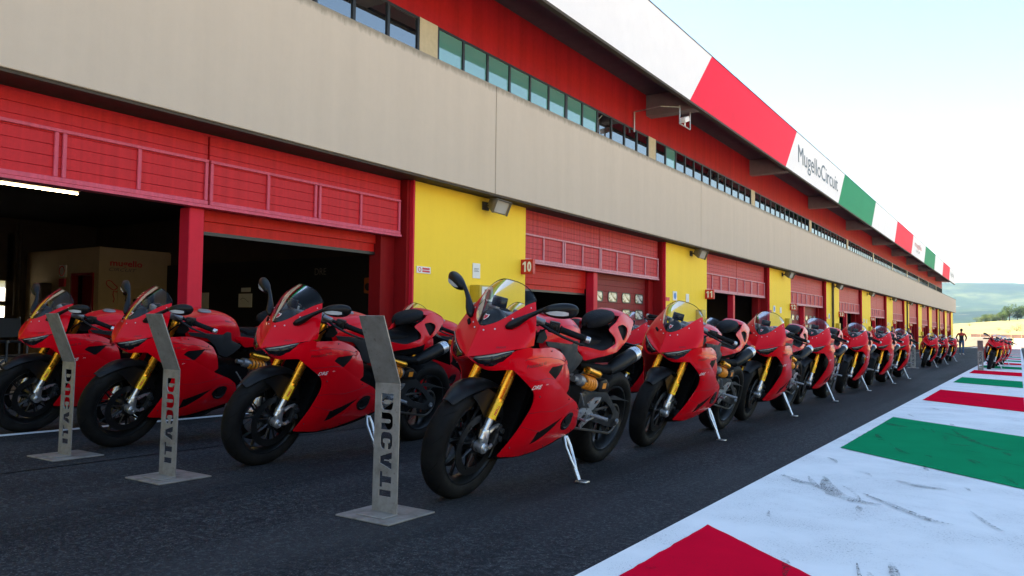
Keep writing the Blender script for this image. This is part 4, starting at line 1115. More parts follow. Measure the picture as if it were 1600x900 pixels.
ps = thing_at('prohibition_sign', bbox(-20.16, -19.86, 10.06, 10.10, 1.86, 2.16, .005), 'paper_white', (-20.0, 10.08, 1.86), 'round prohibition sign on the cream wall left of the room door', 'sign')
child('red_ring', xf(lathe_x([(-.01, .105), (-.01, .13), (.0, .13), (.0, .105)], 24), Matrix.Translation((-20.01, 10.055, 2.01)) @ Matrix.Rotation(R(90), 4, 'Z')), 'print_red', ps)
child('red_panel', box(-20.14, -19.88, 10.052, 10.098, 1.62, 1.82), 'print_red', ps, smooth=False)
par = thing_at('black_partition', box(-18.38, -10.95, 11.86, 11.975, gz(12) - .1, 2.22), 'garage_black', (-14.6, 11.9, gz(12)), 'black partition wall with white lettering in the near garage', 'partition', smooth=False)
T_ = text2d('DRE', 1, weight=.01)
child('lettering', ([Vector((-12.74 + v[0] / T_[2][0] * .36, 11.852, 1.915 + v[1] / T_[2][1] * .15)) for v in T_[0]], T_[1]), 'lamp_housing', par, smooth=False)
T_ = text2d('RACETRACK', 1)
child('lettering', ([Vector((-12.30 + v[0] / T_[2][0] * .22, 11.852, 1.96 + v[1] / T_[2][1] * .03)) for v in T_[0]], T_[1]), 'lip_brown', par, smooth=False)
sh = [(-.5, .62), (0, .5), (.5, .62), (.48, .05), (.25, -.35), (0, -.62), (-.25, -.35), (-.48, .05)]
bd = thing_at('shield_badge', plate([(a * .20, b_ * .26) for a, b_ in sh], [], lambda p, d: (-17.72 + p[0], 11.85 + d, 1.93 + p[1]), .008, .3), 'orange_box', (-17.72, 11.85, 1.8), 'small orange-red shield badge on the black partition', 'badge', smooth=False)
nt_ = thing_at('notice_sheet', box(-15.48, -15.0, 11.845, 11.859, 1.14, 1.46), 'paper_white', (-15.24, 11.85, 1.14), 'large white notice sheet pinned to the black partition', 'notice', smooth=False)
child('sketch', tube([(-15.4, 11.843, 1.32), (-15.32, 11.843, 1.36), (-15.22, 11.843, 1.33), (-15.15, 11.843, 1.28), (-15.1, 11.843, 1.26)], .006, 4), 'print_grey', nt_)
thing_at('notice_sheet', box(-15.39, -15.06, 11.845, 11.859, 1.50, 1.60), 'paper_white', (-15.22, 11.85, 1.5), 'small white strip above the large notice on the partition', 'notice', smooth=False)
thing_at('notice_sheet', box(-16.9, -16.62, 11.845, 11.859, 1.12, 1.5), 'paper_white', (-16.76, 11.85, 1.12), 'white notice beside the red post in the open garage', 'notice', smooth=False)
ob = thing_at('switch_box', bbox(-11.30, -11.02, 11.70, 11.858, 1.42, 1.74, .02), 'orange_box', (-11.16, 11.78, 1.42), 'orange switch box at the right end of the black partition', 'electrical box')
child('socket', lathe_axis([(0, .08), (.05, .08), (.06, .05)], (-11.14, 11.70, 1.55), (-11.14, 11.5, 1.53), 14), 'garage_black', ob)
thing_at('cable_box', join(bbox(-10.92, -10.66, 11.78, 11.97, .95, 1.75, .02), tube([(-10.8, 11.77, 1.45), (-10.95, 11.70, 1.2), (-10.85, 11.72, .9), (-10.7, 11.75, 1.1)], .02, 8)), 'lamp_housing', (-10.8, 11.85, .95), 'grey cable box with a looped cable inside the garage jamb', 'electrical box')
thing_at('air_hose', tube([(-10.2, 11.6, 3.3), (-10.2, 11.6, 2.2), (-10.18, 11.6, 1.2), (-10.2, 11.6, .7)], .022, 8), 'blue_hose', (-10.2, 11.6, .7), 'blue air hose hanging inside the right end of the near garage', 'hose')
thing_at('air_hose', tube([(-17.0, 7.15, 3.4), (-17.0, 7.15, 2.0), (-17.0, 7.15, 1.2)], .06, 8), 'blue_hose', (-17.0, 7.15, 1.2), 'thick blue pipe hanging left of the cream room', 'hose')
for y_, r_, z_, l_ in ((9.80, .03, .9, 'short thin dark pipe on the back wall of the near garage'), (9.90, .05, 0, 'thick dark pipe on the back wall of the near garage')):
    thing_at('wall_pipe', tube([(-21.83, y_, z_), (-21.83, y_, 3.3)], r_, 8), 'lip_brown', (-21.83, y_, z_), l_, 'pipe')
hb_ = thing_at('hydrant_cabinet', bbox(-20.9, -20.55, 9.86, 10.09, 1.18, 1.72, .01), 'lip_brown', (-20.7, 10.0, 1.18), 'brown hose cabinet on the wall left of the cream room', 'cabinet')
# daylit panes in the rear door
rd = thing_at('rear_door', join(box(-21.98, -21.9, 7.2, 9.42, gz(9), 3.0), box(-21.98, -21.9, 9.62, 9.95, gz(9), 3.0), box(-21.98, -21.9, 9.42, 9.76, gz(9), .84), box(-21.98, -21.9, 9.42, 9.76, 1.78, 3.0), box(-21.98, -21.9, 9.42, 9.76, 1.15, 1.26)), 'garage_wall', (-21.94, 8.6, gz(9)), 'rear sectional door of the near garage with daylit panes', 'door', smooth=False)
for z0, z1 in ((.84, 1.15), (1.26, 1.78)):
    child('pane', ([(-21.94, 9.42, z0), (-21.94, 9.62, z0), (-21.94, 9.62, z1), (-21.94, 9.42, z1)], [(0, 1, 2, 3)]), 'window_backlit', rd, smooth=False)
ft = thing_at('fluorescent_lamp', bbox(-13.75, -13.65, 5.84, 7.12, 3.03, 3.08, .01), 'lamp_housing', (-13.7, 6.5, 3.1), 'lit fluorescent tube under the ceiling of the near garage', 'lamp')
child('tube', tube([(-13.7, 5.86, 3.0), (-13.7, 7.10, 3.0)], .016, 10), 'lamp_tube', ft)
def chair(x, y, rz, text, label):
    c = empty('director_chair', (x, y, gz(y) + .003), (0, 0, rz)); tag(c, label, 'chair')
    fr = []
    for s in (-1, 1):
        fr += [tube([(s * .27, -.2, 0), (s * .27, -.2, .62)], .014, 8), tube([(s * .27, .2, 0), (s * .27, .22, .92)], .014, 8), tube([(s * .27, -.22, .62), (s * .27, .22, .62)], .018, 8)]
    for yy in (-.2, .2): fr += [tube([(-.27, yy, .03), (.27, yy, .43)], .012, 8), tube([(.27, yy, .03), (-.27, yy, .43)], .012, 8)]
    mk('frame', join(*fr), 'frame_dark', c)
    mk('seat', bevel_vf(box(-.26, .26, -.2, .2, .43, .45), .006, 1), 'chair_black', c)
    mk('backrest', bevel_vf(box(-.28, .28, .205, .235, .66, .90), .008, 1), 'chair_black', c)
    if text:
        T = text2d('DRE', .16)
        mk('lettering', ([(-v[0], .2375, .78 + v[1]) for v in T[0]], T[1]), 'lamp_housing', c, smooth=False)
chair(-10.3, 4.75, R(125), True, 'black director chair with white lettering behind the farthest left motorcycle')
chair(-9.75, 3.95, R(100), False, 'black director chair at the left edge of the open garage')

# ------------------------------------------------------------------ things on the piers
def ord_(k): return ['nine', 'ten', 'eleven', 'twelve', 'thirteen', 'fourteen', 'fifteen', 'sixteen', 'seventeen', 'eighteen', 'nineteen', 'twenty'][k]
def floodlight(k):
    y = 12.45 + P * k; z = 3.14
    f = empty('floodlight', (-8.8, y, z)); tag(f, 'grey floodlight on the yellow pier left of garage door %s' % ord_(k + 1), 'floodlight', 'floodlights under the parapet')
    Rm = Matrix.Translation((.30, .02, 0)) @ Matrix.Rotation(R(24), 4, 'Y') @ Matrix.Rotation(R(-14), 4, 'Z')
    bodyp = [(-.16, -.13, -.10), (-.16, .13, -.10), (-.16, .13, .08), (-.16, -.13, .08), (.10, -.19, -.15), (.10, .19, -.15), (.10, .19, .13), (.10, -.19, .13)]
    mk('housing', bevel_vf(xf((bodyp, [(3, 2, 1, 0), (4, 5, 6, 7), (0, 1, 5, 4), (1, 2, 6, 5), (2, 3, 7, 6), (3, 0, 4, 7)]), Rm), .015, 2), 'lamp_housing', f)
    mk('lens', xf(bevel_vf(box(.101, .108, -.165, .165, -.125, .105), .003, 1), Rm), 'lamp_glass', f)
    mk('visor', xf(join(box(.1, .16, -.19, -.184, -.15, .13), box(.1, .16, .184, .19, -.15, .13), box(.1, .17, -.19, .19, .131, .137)), Rm), 'lamp_housing', f)
    mk('bracket', join(box(0, .03, -.1, .1, -.08, .08), tube([(.02, -.06, 0), (.2, -.1, -.02), (.22, 0, -.02)], .015, 8), tube([(.02, .06, 0), (.2, .1, -.02), (.22, 0, -.02)], .015, 8)), 'lip_brown', f)
for k in range(0, 11): floodlight(k)
def numeral(s):
    """bold figures; the one has its flag"""
    V, F = [], []
    for i, ch in enumerate(s):
        x0 = (-.062, .062)[i]
        if ch == '1': v, f = [(.00, -.11), (.042, -.11), (.042, .11), (.006, .11), (-.045, .065), (-.045, .030), (.00, .055)], [tuple(range(7))]
        else:
            T = text2d(ch, 1, weight=.045); v, f = [(p[0] / T[2][0] * .10, p[1] / T[2][1] * .222) for p in T[0]], T[1]
        k = len(V); V += [(p[0] + x0, p[1]) for p in v]; F += [tuple(q + k for q in g) for g in f]
    return V, F
for k in range(1, 12):
    # square number sign standing out from the pier, facing down the lane
    y = 14.0 + P * (k - 1) - .16; z = 2.03 - .15 * (k - 1)
    s_ = thing_at('number_sign', bevel_vf(box(-8.80, -8.50, y - .05, y + .05, z - .155, z + .155), .006, 1), 'sign_red', (-8.8, y, z - .155), 'red number sign on the pier at the left edge of garage door %s' % ord_(k), 'sign', 'garage number signs')
    T = numeral(str(9 + k))
    child('numeral', ([Vector((-8.65 + v[0], y - .0525, z + v[1])) for v in T[0]], T[1]), 'white_print', s_, smooth=False)
def pier_plate(name, y0, y1, z0, z1, mat, label, cat, x=-8.797, t=.012):
    return thing_at(name, box(x, x + t, y0, y1, z0, z1), mat, (x, (y0 + y1) / 2, z0), label, cat, smooth=False)
n1 = pier_plate('no_smoking_sign', 10.40, 10.78, 1.70, 1.82, 'paper_white', 'small pink and white no smoking sign on the nearest yellow pier', 'sign')
child('red_ring', lathe_x([(0, .030), (0, .042), (.004, .042), (.004, .030)], 18, True, (-8.785, 10.475, 1.76)), 'print_red', n1)
child('red_bars', join(box(-8.785, -8.782, 10.55, 10.75, 1.765, 1.80), box(-8.785, -8.782, 10.55, 10.75, 1.72, 1.752)), 'print_red', n1, smooth=False)
n2 = pier_plate('paper_notice', 12.06, 12.30, 1.70, 1.99, 'paper_white', 'white paper notice on the nearest yellow pier above the meter box', 'notice')
child('print', join(*[box(-8.785, -8.783, 12.10, 12.26 - .03 * (i % 2), 1.83 + i * .025, 1.84 + i * .025) for i in range(3)]), 'print_grey', n2, smooth=False)
mb = thing_at('meter_box', bbox(-8.797, -8.56, 11.98, 12.44, 1.20, 1.56, .01), 'box_yellow', (-8.68, 12.2, 1.2), 'yellow meter box with a white framed window on the nearest pier', 'electrical box')
child('window_frame', plate([(12.04, 1.23), (12.40, 1.23), (12.40, 1.53), (12.04, 1.53)], [[(12.12, 1.29), (12.33, 1.29), (12.33, 1.48), (12.12, 1.48)]], lambda p, d: (-8.545 - d, p[0], p[1]), .012, 1), 'paper_white', mb, smooth=False)
child('window', box(-8.557, -8.553, 12.12, 12.33, 1.29, 1.48), 'lamp_housing', mb, smooth=False)
for k in range(1, 10):
    o_ = P * k; dz = -.15 * k
    pier_plate('small_sign', 10.36 + o_, 10.62 + o_, 1.71 + dz, 1.82 + dz, 'logo_red' if k > 1 else 'print_red', 'small pink sign on the yellow pier left of garage door %s' % ord_(k + 1), 'sign')
    pier_plate('blue_sign', 10.90 + o_, 11.22 + o_, 1.74 + dz, 2.02 + dz, 'paper_white', 'white and blue sign on the yellow pier left of garage door %s' % ord_(k + 1), 'sign')
    child('blue_disc', lathe_x([(0, .0001), (0, .11), (.004, .11), (.004, .0001)], 18, False, (-8.784, 11.06 + o_, 1.89 + dz)), 'print_blue', bpy.context.scene.objects[-1]) if False else None
    pier_plate('paper_notice', 12.0 + o_, 12.26 + o_, 1.72 + dz, 1.98 + dz, 'paper_white', 'pale paper notice on the yellow pier left of garage door %s' % ord_(k + 1), 'notice')
    thing_at('meter_box', bbox(-8.797, -8.6, 12.9 + o_, 13.3 + o_, 1.1 + dz, 1.5 + dz, .01), 'box_yellow', (-8.7, 13.1 + o_, 1.1 + dz), 'yellow meter box on the pier left of garage door %s' % ord_(k + 1), 'electrical box')
for o in [o for o in COL.objects if o.name.startswith('blue_sign')]:
    mk('blue_disc', lathe_x([(0, .0001), (0, .10), (.003, .10), (.003, .0001)], 18, False, (.0125, 0, .14)), 'print_blue', o)
for k in (3, 6, 9):
    y = 11.75 + P * k
    thing_at('downpipe', tube([(-8.72, y, gz(y)), (-8.72, y, 3.29)], .06, 10), 'lip_brown', (-8.72, y, gz(y)), 'brown downpipe on the yellow pier left of garage door %s' % ord_(k + 1), 'downpipe')
cc_ = empty('security_camera', (-8.62, 22.9, 7.56)); tag(cc_, 'small white security camera hung in a bracket under the canopy', 'camera')
mk('bracket', join(*[tube([(a, -.45, 0), (a, -.45, -.55), (a, .45, -.55), (a, .45, 0)], .025, 6) for a in (0,)], tube([(-.4, -1.0, -.1), (0, -.45, -.05)], .02, 6), tube([(-1.3, -.9, -.12), (-.4, -1.0, -.1)], .02, 6), tube([(-1.3, -.9, -.12), (-1.3, -.9, -.75)], .03, 6)), 'galvanised', cc_)
mk('camera_body', join(bevel_vf(xf(box(-.09, .09, -.20, .20, -.08, .08), Matrix.Translation((0, 0, -.33)) @ Matrix.Rotation(R(20), 4, 'X')), .02), tube([(0, 0, -.33), (0, 0, -.55)], .03, 8)), 'fascia_white', cc_)

# ------------------------------------------------------------------ steel stands with cut-out lettering
def mat_steel():
    m, nt, b = newmat('raw_steel'); v = coords(nt)
    f = noise(nt, mapping(nt, v, (1, 1, 1)), 7, 6, .65); g = noise(nt, v, 45, 3, .6)
    c = ramp(nt, f, [(.30, (.15, .13, .11)), (.5, (.27, .255, .235)), (.72, (.36, .345, .325))])
    nt.links.new(mix(nt, ramp(nt, g, [(.62, (0, 0, 0)), (.75, (.6, .6, .6))]), c, (.12, .085, .06)), b.inputs['Base Color'])
    setp(b, metal=.55); nt.links.new(ramp(nt, f, [(.3, (.62,) * 3), (.7, (.42,) * 3)]), b.inputs['Roughness'])
    bump(nt, b, g, .1, .003); M['raw_steel'] = m
mat_steel()
GL = {'D': [(0, 0), (0, 1), (.5, 1), (.74, .93), (.85, .78), (.85, .22), (.74, .07), (.5, 0), (.42, 0), (.42, .22), (.5, .25), (.55, .33), (.55, .67), (.48, .78), (.33, .78), (.33, 0)],
      'U': [(0, 1), (0, .3), (.06, .12), (.2, 0), (.65, 0), (.79, .12), (.85, .3), (.85, 1), (.52, 1), (.52, .3), (.47, .24), (.38, .24), (.33, .3), (.33, 1)],
      'C': [(.85, .60), (.85, .75), (.79, .9), (.62, 1), (.23, 1), (.06, .9), (0, .75), (0, .25), (.06, .1), (.23, 0), (.62, 0), (.79, .1), (.85, .25), (.85, .40), (.55, .40), (.55, .30), (.50, .24), (.38, .24), (.33, .30), (.33, .70), (.38, .76), (.50, .76), (.55, .70), (.55, .60)],
      'A': [(0, 0), (.27, 1), (.60, 1), (.87, 0), (.55, 0), (.51, .20), (.46, .20), (.46, .62), (.41, .62), (.41, .20), (.36, .20), (.32, 0)],
      'T': [(0, 1), (.80, 1), (.80, .74), (.565, .74), (.565, 0), (.235, 0), (.235, .74), (0, .74)], 'I': [(0, 0), (.33, 0), (.33, 1), (0, 1)]}
def stand_mesh():
    # seen from the back the word is mirrored: letters run downwards with their tops to the left
    W, Hh = .075, .60; holes = []; z = .552
    for ch in 'DUCATI':
        w = max(p[0] for p in GL[ch]); k = .091
        holes.append([(.037 - p[1] * .074, z - p[0] * k) for p in GL[ch]]); z -= (w + .12) * k
    lo = plate([(-W, .004), (W, .004), (W, Hh), (-W, Hh)], holes, lambda p, d: (p[0], -.003 + d, p[1]), .006, .06)
    top = xf(box(-W, W, -.003, .003, .0005, .33), Matrix.Translation((0, 0, Hh)) @ Matrix.Rotation(R(22), 4, 'X'))
    return join(lo, top)
st_me = None
def stand(x, y, rz, label):
    global st_me
    s_ = empty('steel_stand', (x, y, gz(y)), (-SLOPE, 0, rz)); tag(s_, label, 'stand', 'steel stands in front of the motorcycles')
    if st_me is None:
        st_me = (mesh_from('plate', *stand_mesh(), False), mesh_from('base', *bevel_vf(box(-.16, .16, -.15, .17, 0.001, .009), .002, 1), False), mesh_from('foot', *bevel_vf(box(-.08, .08, -.10, .004, .0095, .015), .002, 1), False))
        for q in st_me: q.materials.append(M['raw_steel'])
    for nme, me in zip(('plate', 'base', 'foot'), st_me):
        o = bpy.data.objects.new(nme, me); COL.objects.link(o); o.parent = s_
stand(-2.44, 2.69, 0, 'brushed steel stand with cut-out lettering before the nearest motorcycle')
stand(-3.97, 2.60, 0, 'brushed steel stand with cut-out lettering, second from the left')
stand(-5.10, 2.62, 0, 'leftmost brushed steel stand, before the second motorcycle from the left')
stand(-2.83, 27.55, 0, 'far steel stand beside the distant row of three motorcycles')
stand(-1.00, 27.45, 0, 'far steel stand on the striped kerb')

# ------------------------------------------------------------------ motorcycles in their rows
def place(root, x, y, yaw=0, lean=0):
    root.location = (x, y, gz(y))
    root.rotation_euler = (Matrix.Rotation(-SLOPE, 3, 'X') @ Matrix.Rotation(yaw, 3, 'Z') @ Matrix.Rotation(LEAN + lean, 3, 'Y')).to_euler()
def steer(root, ang):
    """turn wheel, fork and bars about the steering head"""
    p = Vector((0, .21, .93)); ax = Vector((0, .40, 1)).normalized()
    m = Matrix.Translation(p) @ Matrix.Rotation(ang, 4, ax) @ Matrix.Translation(-p)
    for ch in root.children:
        if ch.name.split('.')[0] in ('front_wheel', 'fork_leg', 'front_mudguard', 'handlebar', 'triple_clamp', 'steering_stem'): ch.matrix_local = m
proto = empty('motorcycle'); make_bike(proto)
NUM = ['first', 'second', 'third', 'fourth', 'fifth', 'sixth', 'seventh', 'eighth', 'ninth']
G1 = 'motorcycles parked in rows along the pit lane'
spots = []
front = {-2.441: 'nearest red sport motorcycle, with mirrors, behind the nearest steel stand', -3.97: 'red sport motorcycle with mirrors, second from the right in the front rank',
         -5.28: 'red sport motorcycle with mirrors, second from the left in the front rank', -6.50: 'leftmost red sport motorcycle with mirrors in the front rank'}
rows_r = [5.58, 8.02, 10.5, 13.3, 16.0, 18.8]
for i, y in enumerate(rows_r): spots.append((-2.43 + .02 * math.sin(i * 2.1), y, R([0, 1, -1, .5, 1, 0][i]), 'red sport motorcycle without mirrors, %s behind the nearest one in the kerbside file' % NUM[i], G1))
spots += [(-3.95, 5.65, R(1), 'red sport motorcycle without mirrors in the second file behind the front rank', G1), (-5.20, 5.75, R(-1), 'red sport motorcycle whose screen shows before the garage right of the stand', G1),
          (-3.95, 8.1, 0, 'red sport motorcycle hidden mostly by the second kerbside machine', G1), (-3.9, 10.7, 0, 'red sport motorcycle hidden mostly by the third kerbside machine', G1),
          (-4.0, 19.6, R(2), 'red sport motorcycle at the far end of the second file', G1), (-4.9, 21.5, R(2), 'red sport motorcycle farthest back in the near group', G1)]
G2 = 'motorcycles in the distant row'
for i, y in enumerate((28.6, 33.0, 38.2)): spots.append((-2.66, y, R([0, 1, 0][i]), 'red sport motorcycle, %s of the distant row behind the far lane stand' % NUM[i], G2))
spots += [(-.78, 31.6, R(-1), 'red sport motorcycle behind the lead one on the striped kerb', G2), (-.70, 34.4, R(-1), 'last red sport motorcycle in the file on the striped kerb', G2)]
for sp in spots:
    r = copy_tree(proto); place(r, sp[0], sp[1], sp[2] + R(random.Random(int(sp[1] * 37)).uniform(-1.8, 1.8)), R(random.Random(int(sp[1] * 100)).uniform(-1.5, 1.2))); tag(r, sp[3], 'motorcycle', sp[4]); steer(r, R(random.Random(int(sp[1] * 53)).uniform(-2.5, 4)))
add_mirrors(proto)
extra = [(-.84, 28.9, R(-1), 'lead red sport motorcycle with mirrors standing on the striped kerb', G2)]
for i, (x, lab) in enumerate(front.items()):
    if i:
        r = copy_tree(proto); place(r, x, [3.2, 3.2, 3.05, 3.02][i], R([0, 1.2, 1, .6][i])); tag(r, lab, 'motorcycle', G1)
for sp in extra:
    r = copy_tree(proto); place(r, sp[0], sp[1], sp[2]); tag(r, sp[3], 'motorcycle', sp[4])
place(proto, -2.441, 3.205, R(-.2)); tag(proto, front[-2.441], 'motorcycle', G1)

# ------------------------------------------------------------------ far land
def smooth(a, b, x):
    t = max(0.0, min(1.0, (x - a) / (b - a))); return t * t * (3 - 2 * t)
def nz(x, y, s):
    from mathutils import noise as mn
    return mn.noise(Vector((x / s, y / s, 3.7)))
def terrain(x, y):
    base = gz(max(-300, min(y, 215))) - .06
    z = base
    if y > 215:
        crest = 5.4 + .085 * max(-60, min(60, x))
        z = base + smooth(215, 245, y) * 1.7 + smooth(245, 470, y) * (crest + 1.7) - smooth(480, 700, y) * 14
        z += smooth(250, 300, y) * nz(x, y, 30) * .35
    hill = smooth(45, 300, x) * 42 + smooth(300, 900, x) * 60
    z += hill * (1 - .8 * smooth(200, 700, y)) + smooth(60, 200, x) * nz(x, y, 60) * 4
    z += smooth(300, 1200, -x) * 40
    return z
def mat_field():
    m, nt, b = newmat('dry_field'); v = coords(nt)
    a = noise(nt, v, .035, 5, .6); g = noise(nt, v, .6, 4, .7)
    c = ramp(nt, a, [(.35, (.30, .25, .085)), (.55, (.42, .34, .13)), (.70, (.22, .24, .07))])
    nt.links.new(mix(nt, math_(nt, 'MULTIPLY', g, .5), c, (.20, .17, .07)), b.inputs['Base Color']); setp(b, rough=.95, spec=.1)
    M['dry_field'] = m
    m, nt, b = newmat('hill_forest'); v = coords(nt)
    a = noise(nt, v, .0035, 6, .62); f = noise(nt, v, .02, 5, .7); cl = noise(nt, mapping(nt, v, (.7, 1.6, 1)), .0024, 3, .5)
    c = ramp(nt, a, [(.36, (.008, .022, .012)), (.52, (.026, .052, .018)), (.66, (.11, .125, .045))])
    c = mix(nt, ramp(nt, f, [(.45, (0, 0, 0)), (.62, (.8, .8, .8))]), c, (.010, .026, .014))
    c = mix(nt, ramp(nt, cl, [(.62, (0, 0, 0)), (.65, (1, 1, 1))]), c, (.48, .42, .26))
    nt.links.new(c, b.inputs['Base Color']); setp(b, rough=1.0, spec=.05); M['hill_forest'] = m
    simple('concrete_pale', (.62, .49, .37), .85, vary=.12, vscale=1.2)
    simple('track_asphalt', (.38, .32, .26), .9, vary=.15, vscale=.6)
    simple('barrier_red', (.36, .20, .15), .8, vary=.3, vscale=1.0)
    for n, c in (('leaf_mid', (.075, .115, .022)), ('leaf_light', (.12, .15, .03)), ('leaf_dark', (.022, .045, .018)), ('leaf_dry', (.17, .15, .05))):
        m = simple(n, c, .7, vary=.45, vscale=1.6, spec=.2)
    simple('bark', (.06, .045, .03), .9, vary=.3)
mat_field()
def axis(vals):
    out = []
    for a, b_, s in vals:
        n = max(1, int(round((b_ - a) / s)))
        out += [a + (b_ - a) * i / n for i in range(n)]
    return out + [vals[-1][1]]
xs = axis([(-2500, -400, 300), (-400, -80, 40), (-80, 60, 7), (60, 400, 25), (400, 2500, 250)])
ys = axis([(-2500, -400, 300), (-400, 200, 40), (200, 560, 8), (560, 1500, 80)])
rowsT = [[(x, y, terrain(x, y)) for x in xs] for y in ys]
structure(mk('ground', grid(rowsT), 'dry_field'))
structure(sheet('bounce_apron', 4.2, 18, -200, 214, .0, 'concrete_pale'))  # unseen pale ground, added to bounce warm sunlight onto the facade
structure(sheet('race_track', 18, 34, -200, 214, .02, 'track_asphalt'))
ro = [[(x, y, terrain(x, y) + .05) for x in axis([(-1.2, 30, 5)])] for y in axis([(214.8, 246, 4)])]
structure(mk('run_off', grid(ro), 'concrete_pale'))
rowsH = []
for i in range(46):
    r = 1100 + 130 * i; row = []
    for j in range(71):
        th = R(-50 + 2.0 * j); x, y = r * math.sin(th), r * math.cos(th)
        e = smooth(1100, 1500, r) * .008 + smooth(1400, 2600, r) * .013 + smooth(2500, 4200, r) * .024 - smooth(4400, 6800, r) * .03
        n = nz(x, y, 1500) * .016 * smooth(1500, 3800, r) + nz(x, y, 420) * .013 * smooth(1200, 2200, r) + nz(x, y, 130) * .0034 * smooth(1150, 1800, r) + nz(x, y, 60) * .0012
        row.append((x, y, -14 + r * (e + n)))
    rowsH.append(row)
structure(mk('hills', grid(rowsH), 'hill_forest'))
def at(px, Y):
    """lateral place of a picture column at a distance Y down the lane"""
    t = (px - 800) / 1213.0; return (.837 * t - .547) / (.547 * t + .837) * Y
cw = thing_at('concrete_wall', bevel_vf(box(-16, -1.45, 215.6, 216.0, gz(216) - .3, gz(216) + 2.15), .03, 1), 'concrete_pale', (-8, 215.8, gz(216)), 'low cream concrete wall closing the far end of the pit lane', 'wall', smooth=False)
bw = []
for i in range(9):
    x = -11.5 + i * 2.4; o = thing_at('barrier_block', bevel_vf(box(x, x + 2.3, 252, 252.8, terrain(x, 252) - .2, terrain(x, 252) + 1.05), .05, 1), 'barrier_red', (x + 1.15, 252.4, terrain(x, 252)), 'reddish barrier block, %s from the left, beyond the concrete wall' % NUM[i], 'barrier', 'barrier blocks beyond the lane', smooth=False)
def tree(x, y, h, w, leaf, label, seed, n=700, trunk=.35, dz=0.0):
    rnd = random.Random(seed); z0 = terrain(x, y) - .1 + dz
    t = empty('tree' if trunk > .2 else 'shrub', (x, y, z0)); tag(t, label, 'tree' if trunk > .2 else 'shrub', 'trees on the dry field')
    th = h * trunk
    limbs = [tube([(0, 0, 0), (.05 * h * rnd.uniform(-1, 1), 0, th), (.08 * h * rnd.uniform(-1, 1), .05, h * .75)], [h * .035, h * .024, h * .008], 7)]
    cl = []
    for i in range(9):
        a = rnd.uniform(0, 6.28); rr = w * .5 * rnd.uniform(.2, .72); zz = h * rnd.uniform(trunk * .9, .88)
        c = Vector((rr * math.cos(a), rr * math.sin(a), zz)); cl.append((c, w * rnd.uniform(.17, .30)))
        limbs.append(tube([(0, 0, th * .8), c * .6 + Vector((0, 0, th * .2)), c], [h * .016, h * .010, h * .004], 5))
    mk('trunk', join(*limbs), 'bark', t)
    V, F = [], []
    for i in range(n):
        c, r = cl[rnd.randrange(len(cl))]
        d = Vector((rnd.gauss(0, 1), rnd.gauss(0, 1), rnd.gauss(0, .8))); d = d.normalized() * r * rnd.uniform(.45, 1.08)
        p = c + d; s = h * rnd.uniform(.022, .05)
        u = Vector((rnd.gauss(0, 1), rnd.gauss(0, 1), rnd.gauss(0, 1))).normalized(); v = u.orthogonal().normalized(); k = len(V)
        V += [p + u * s, p + v * s * .6, p - u * s, p - v * s * .6]; F.append((k, k + 1, k + 2, k + 3))
    mk('crown', (V, F), leaf, t, smooth=False)
TL = [(1526, 462, 2.6, 4.2, 'leaf_light', .12), (1533, 466, 3.2, 4.6, 'leaf_light', .12), (1540, 468, 4.0, 5.0, 'leaf_mid', .12), (1547, 466, 4.2, 5.2, 'leaf_light', .12), (1554, 470, 4.4, 5.2, 'leaf_mid', .12), (1561, 468, 4.3, 5.0, 'leaf_light', .12),
      (1577, 440, 7.2, 8.2, 'leaf_mid', .36), (1567, 436, 4.4, 4.6, 'leaf_mid', .22), (1590, 442, 5.6, 5.2, 'leaf_dark', .25), (1603, 446, 7.0, 7.0, 'leaf_mid', .3), (1575, 300, 1.2, 2.6, 'leaf_dry', .1), (1588, 320, 2.4, 4.2, 'leaf_dry', .12), (1560, 330, 1.0, 2.4, 'leaf_dry', .1), (1515, 380, 1.2, 2.4, 'leaf_dry', .1)]
kinds = {'leaf_light': 'light green', 'leaf_mid': 'mid green', 'leaf_dark': 'dark green', 'leaf_dry': 'dry'}
for i, (px, y, h, w, lf, tr) in enumerate(TL):
    what = 'tree' if tr > .2 else 'shrub'
    lab = '%s %s on the field crest, number %d from the building' % (kinds[lf], what, i) if False else None
    names = ['light green bush at the left end of the field hedge', 'light green bush second from the left in the field hedge', 'mid green bush in the left half of the field hedge', 'light green bush in the middle of the field hedge', 'mid green bush right of the hedge middle', 'light green bush at the right end of the field hedge',
             'round mid green tree standing on the field crest', 'small green tree left of the round crest tree', 'dark green tree right of the round crest tree', 'mid green tree at the right picture edge', 'low dry shrub lying on the yellow slope', 'wide dry shrub on the slope near the right edge', 'small dry shrub left on the yellow slope', 'small dry shrub beside the far building corner']
    tree(at(px, y), y, h, w, lf, names[i], 40 + i, 1500 if h > 3 else 600, tr)

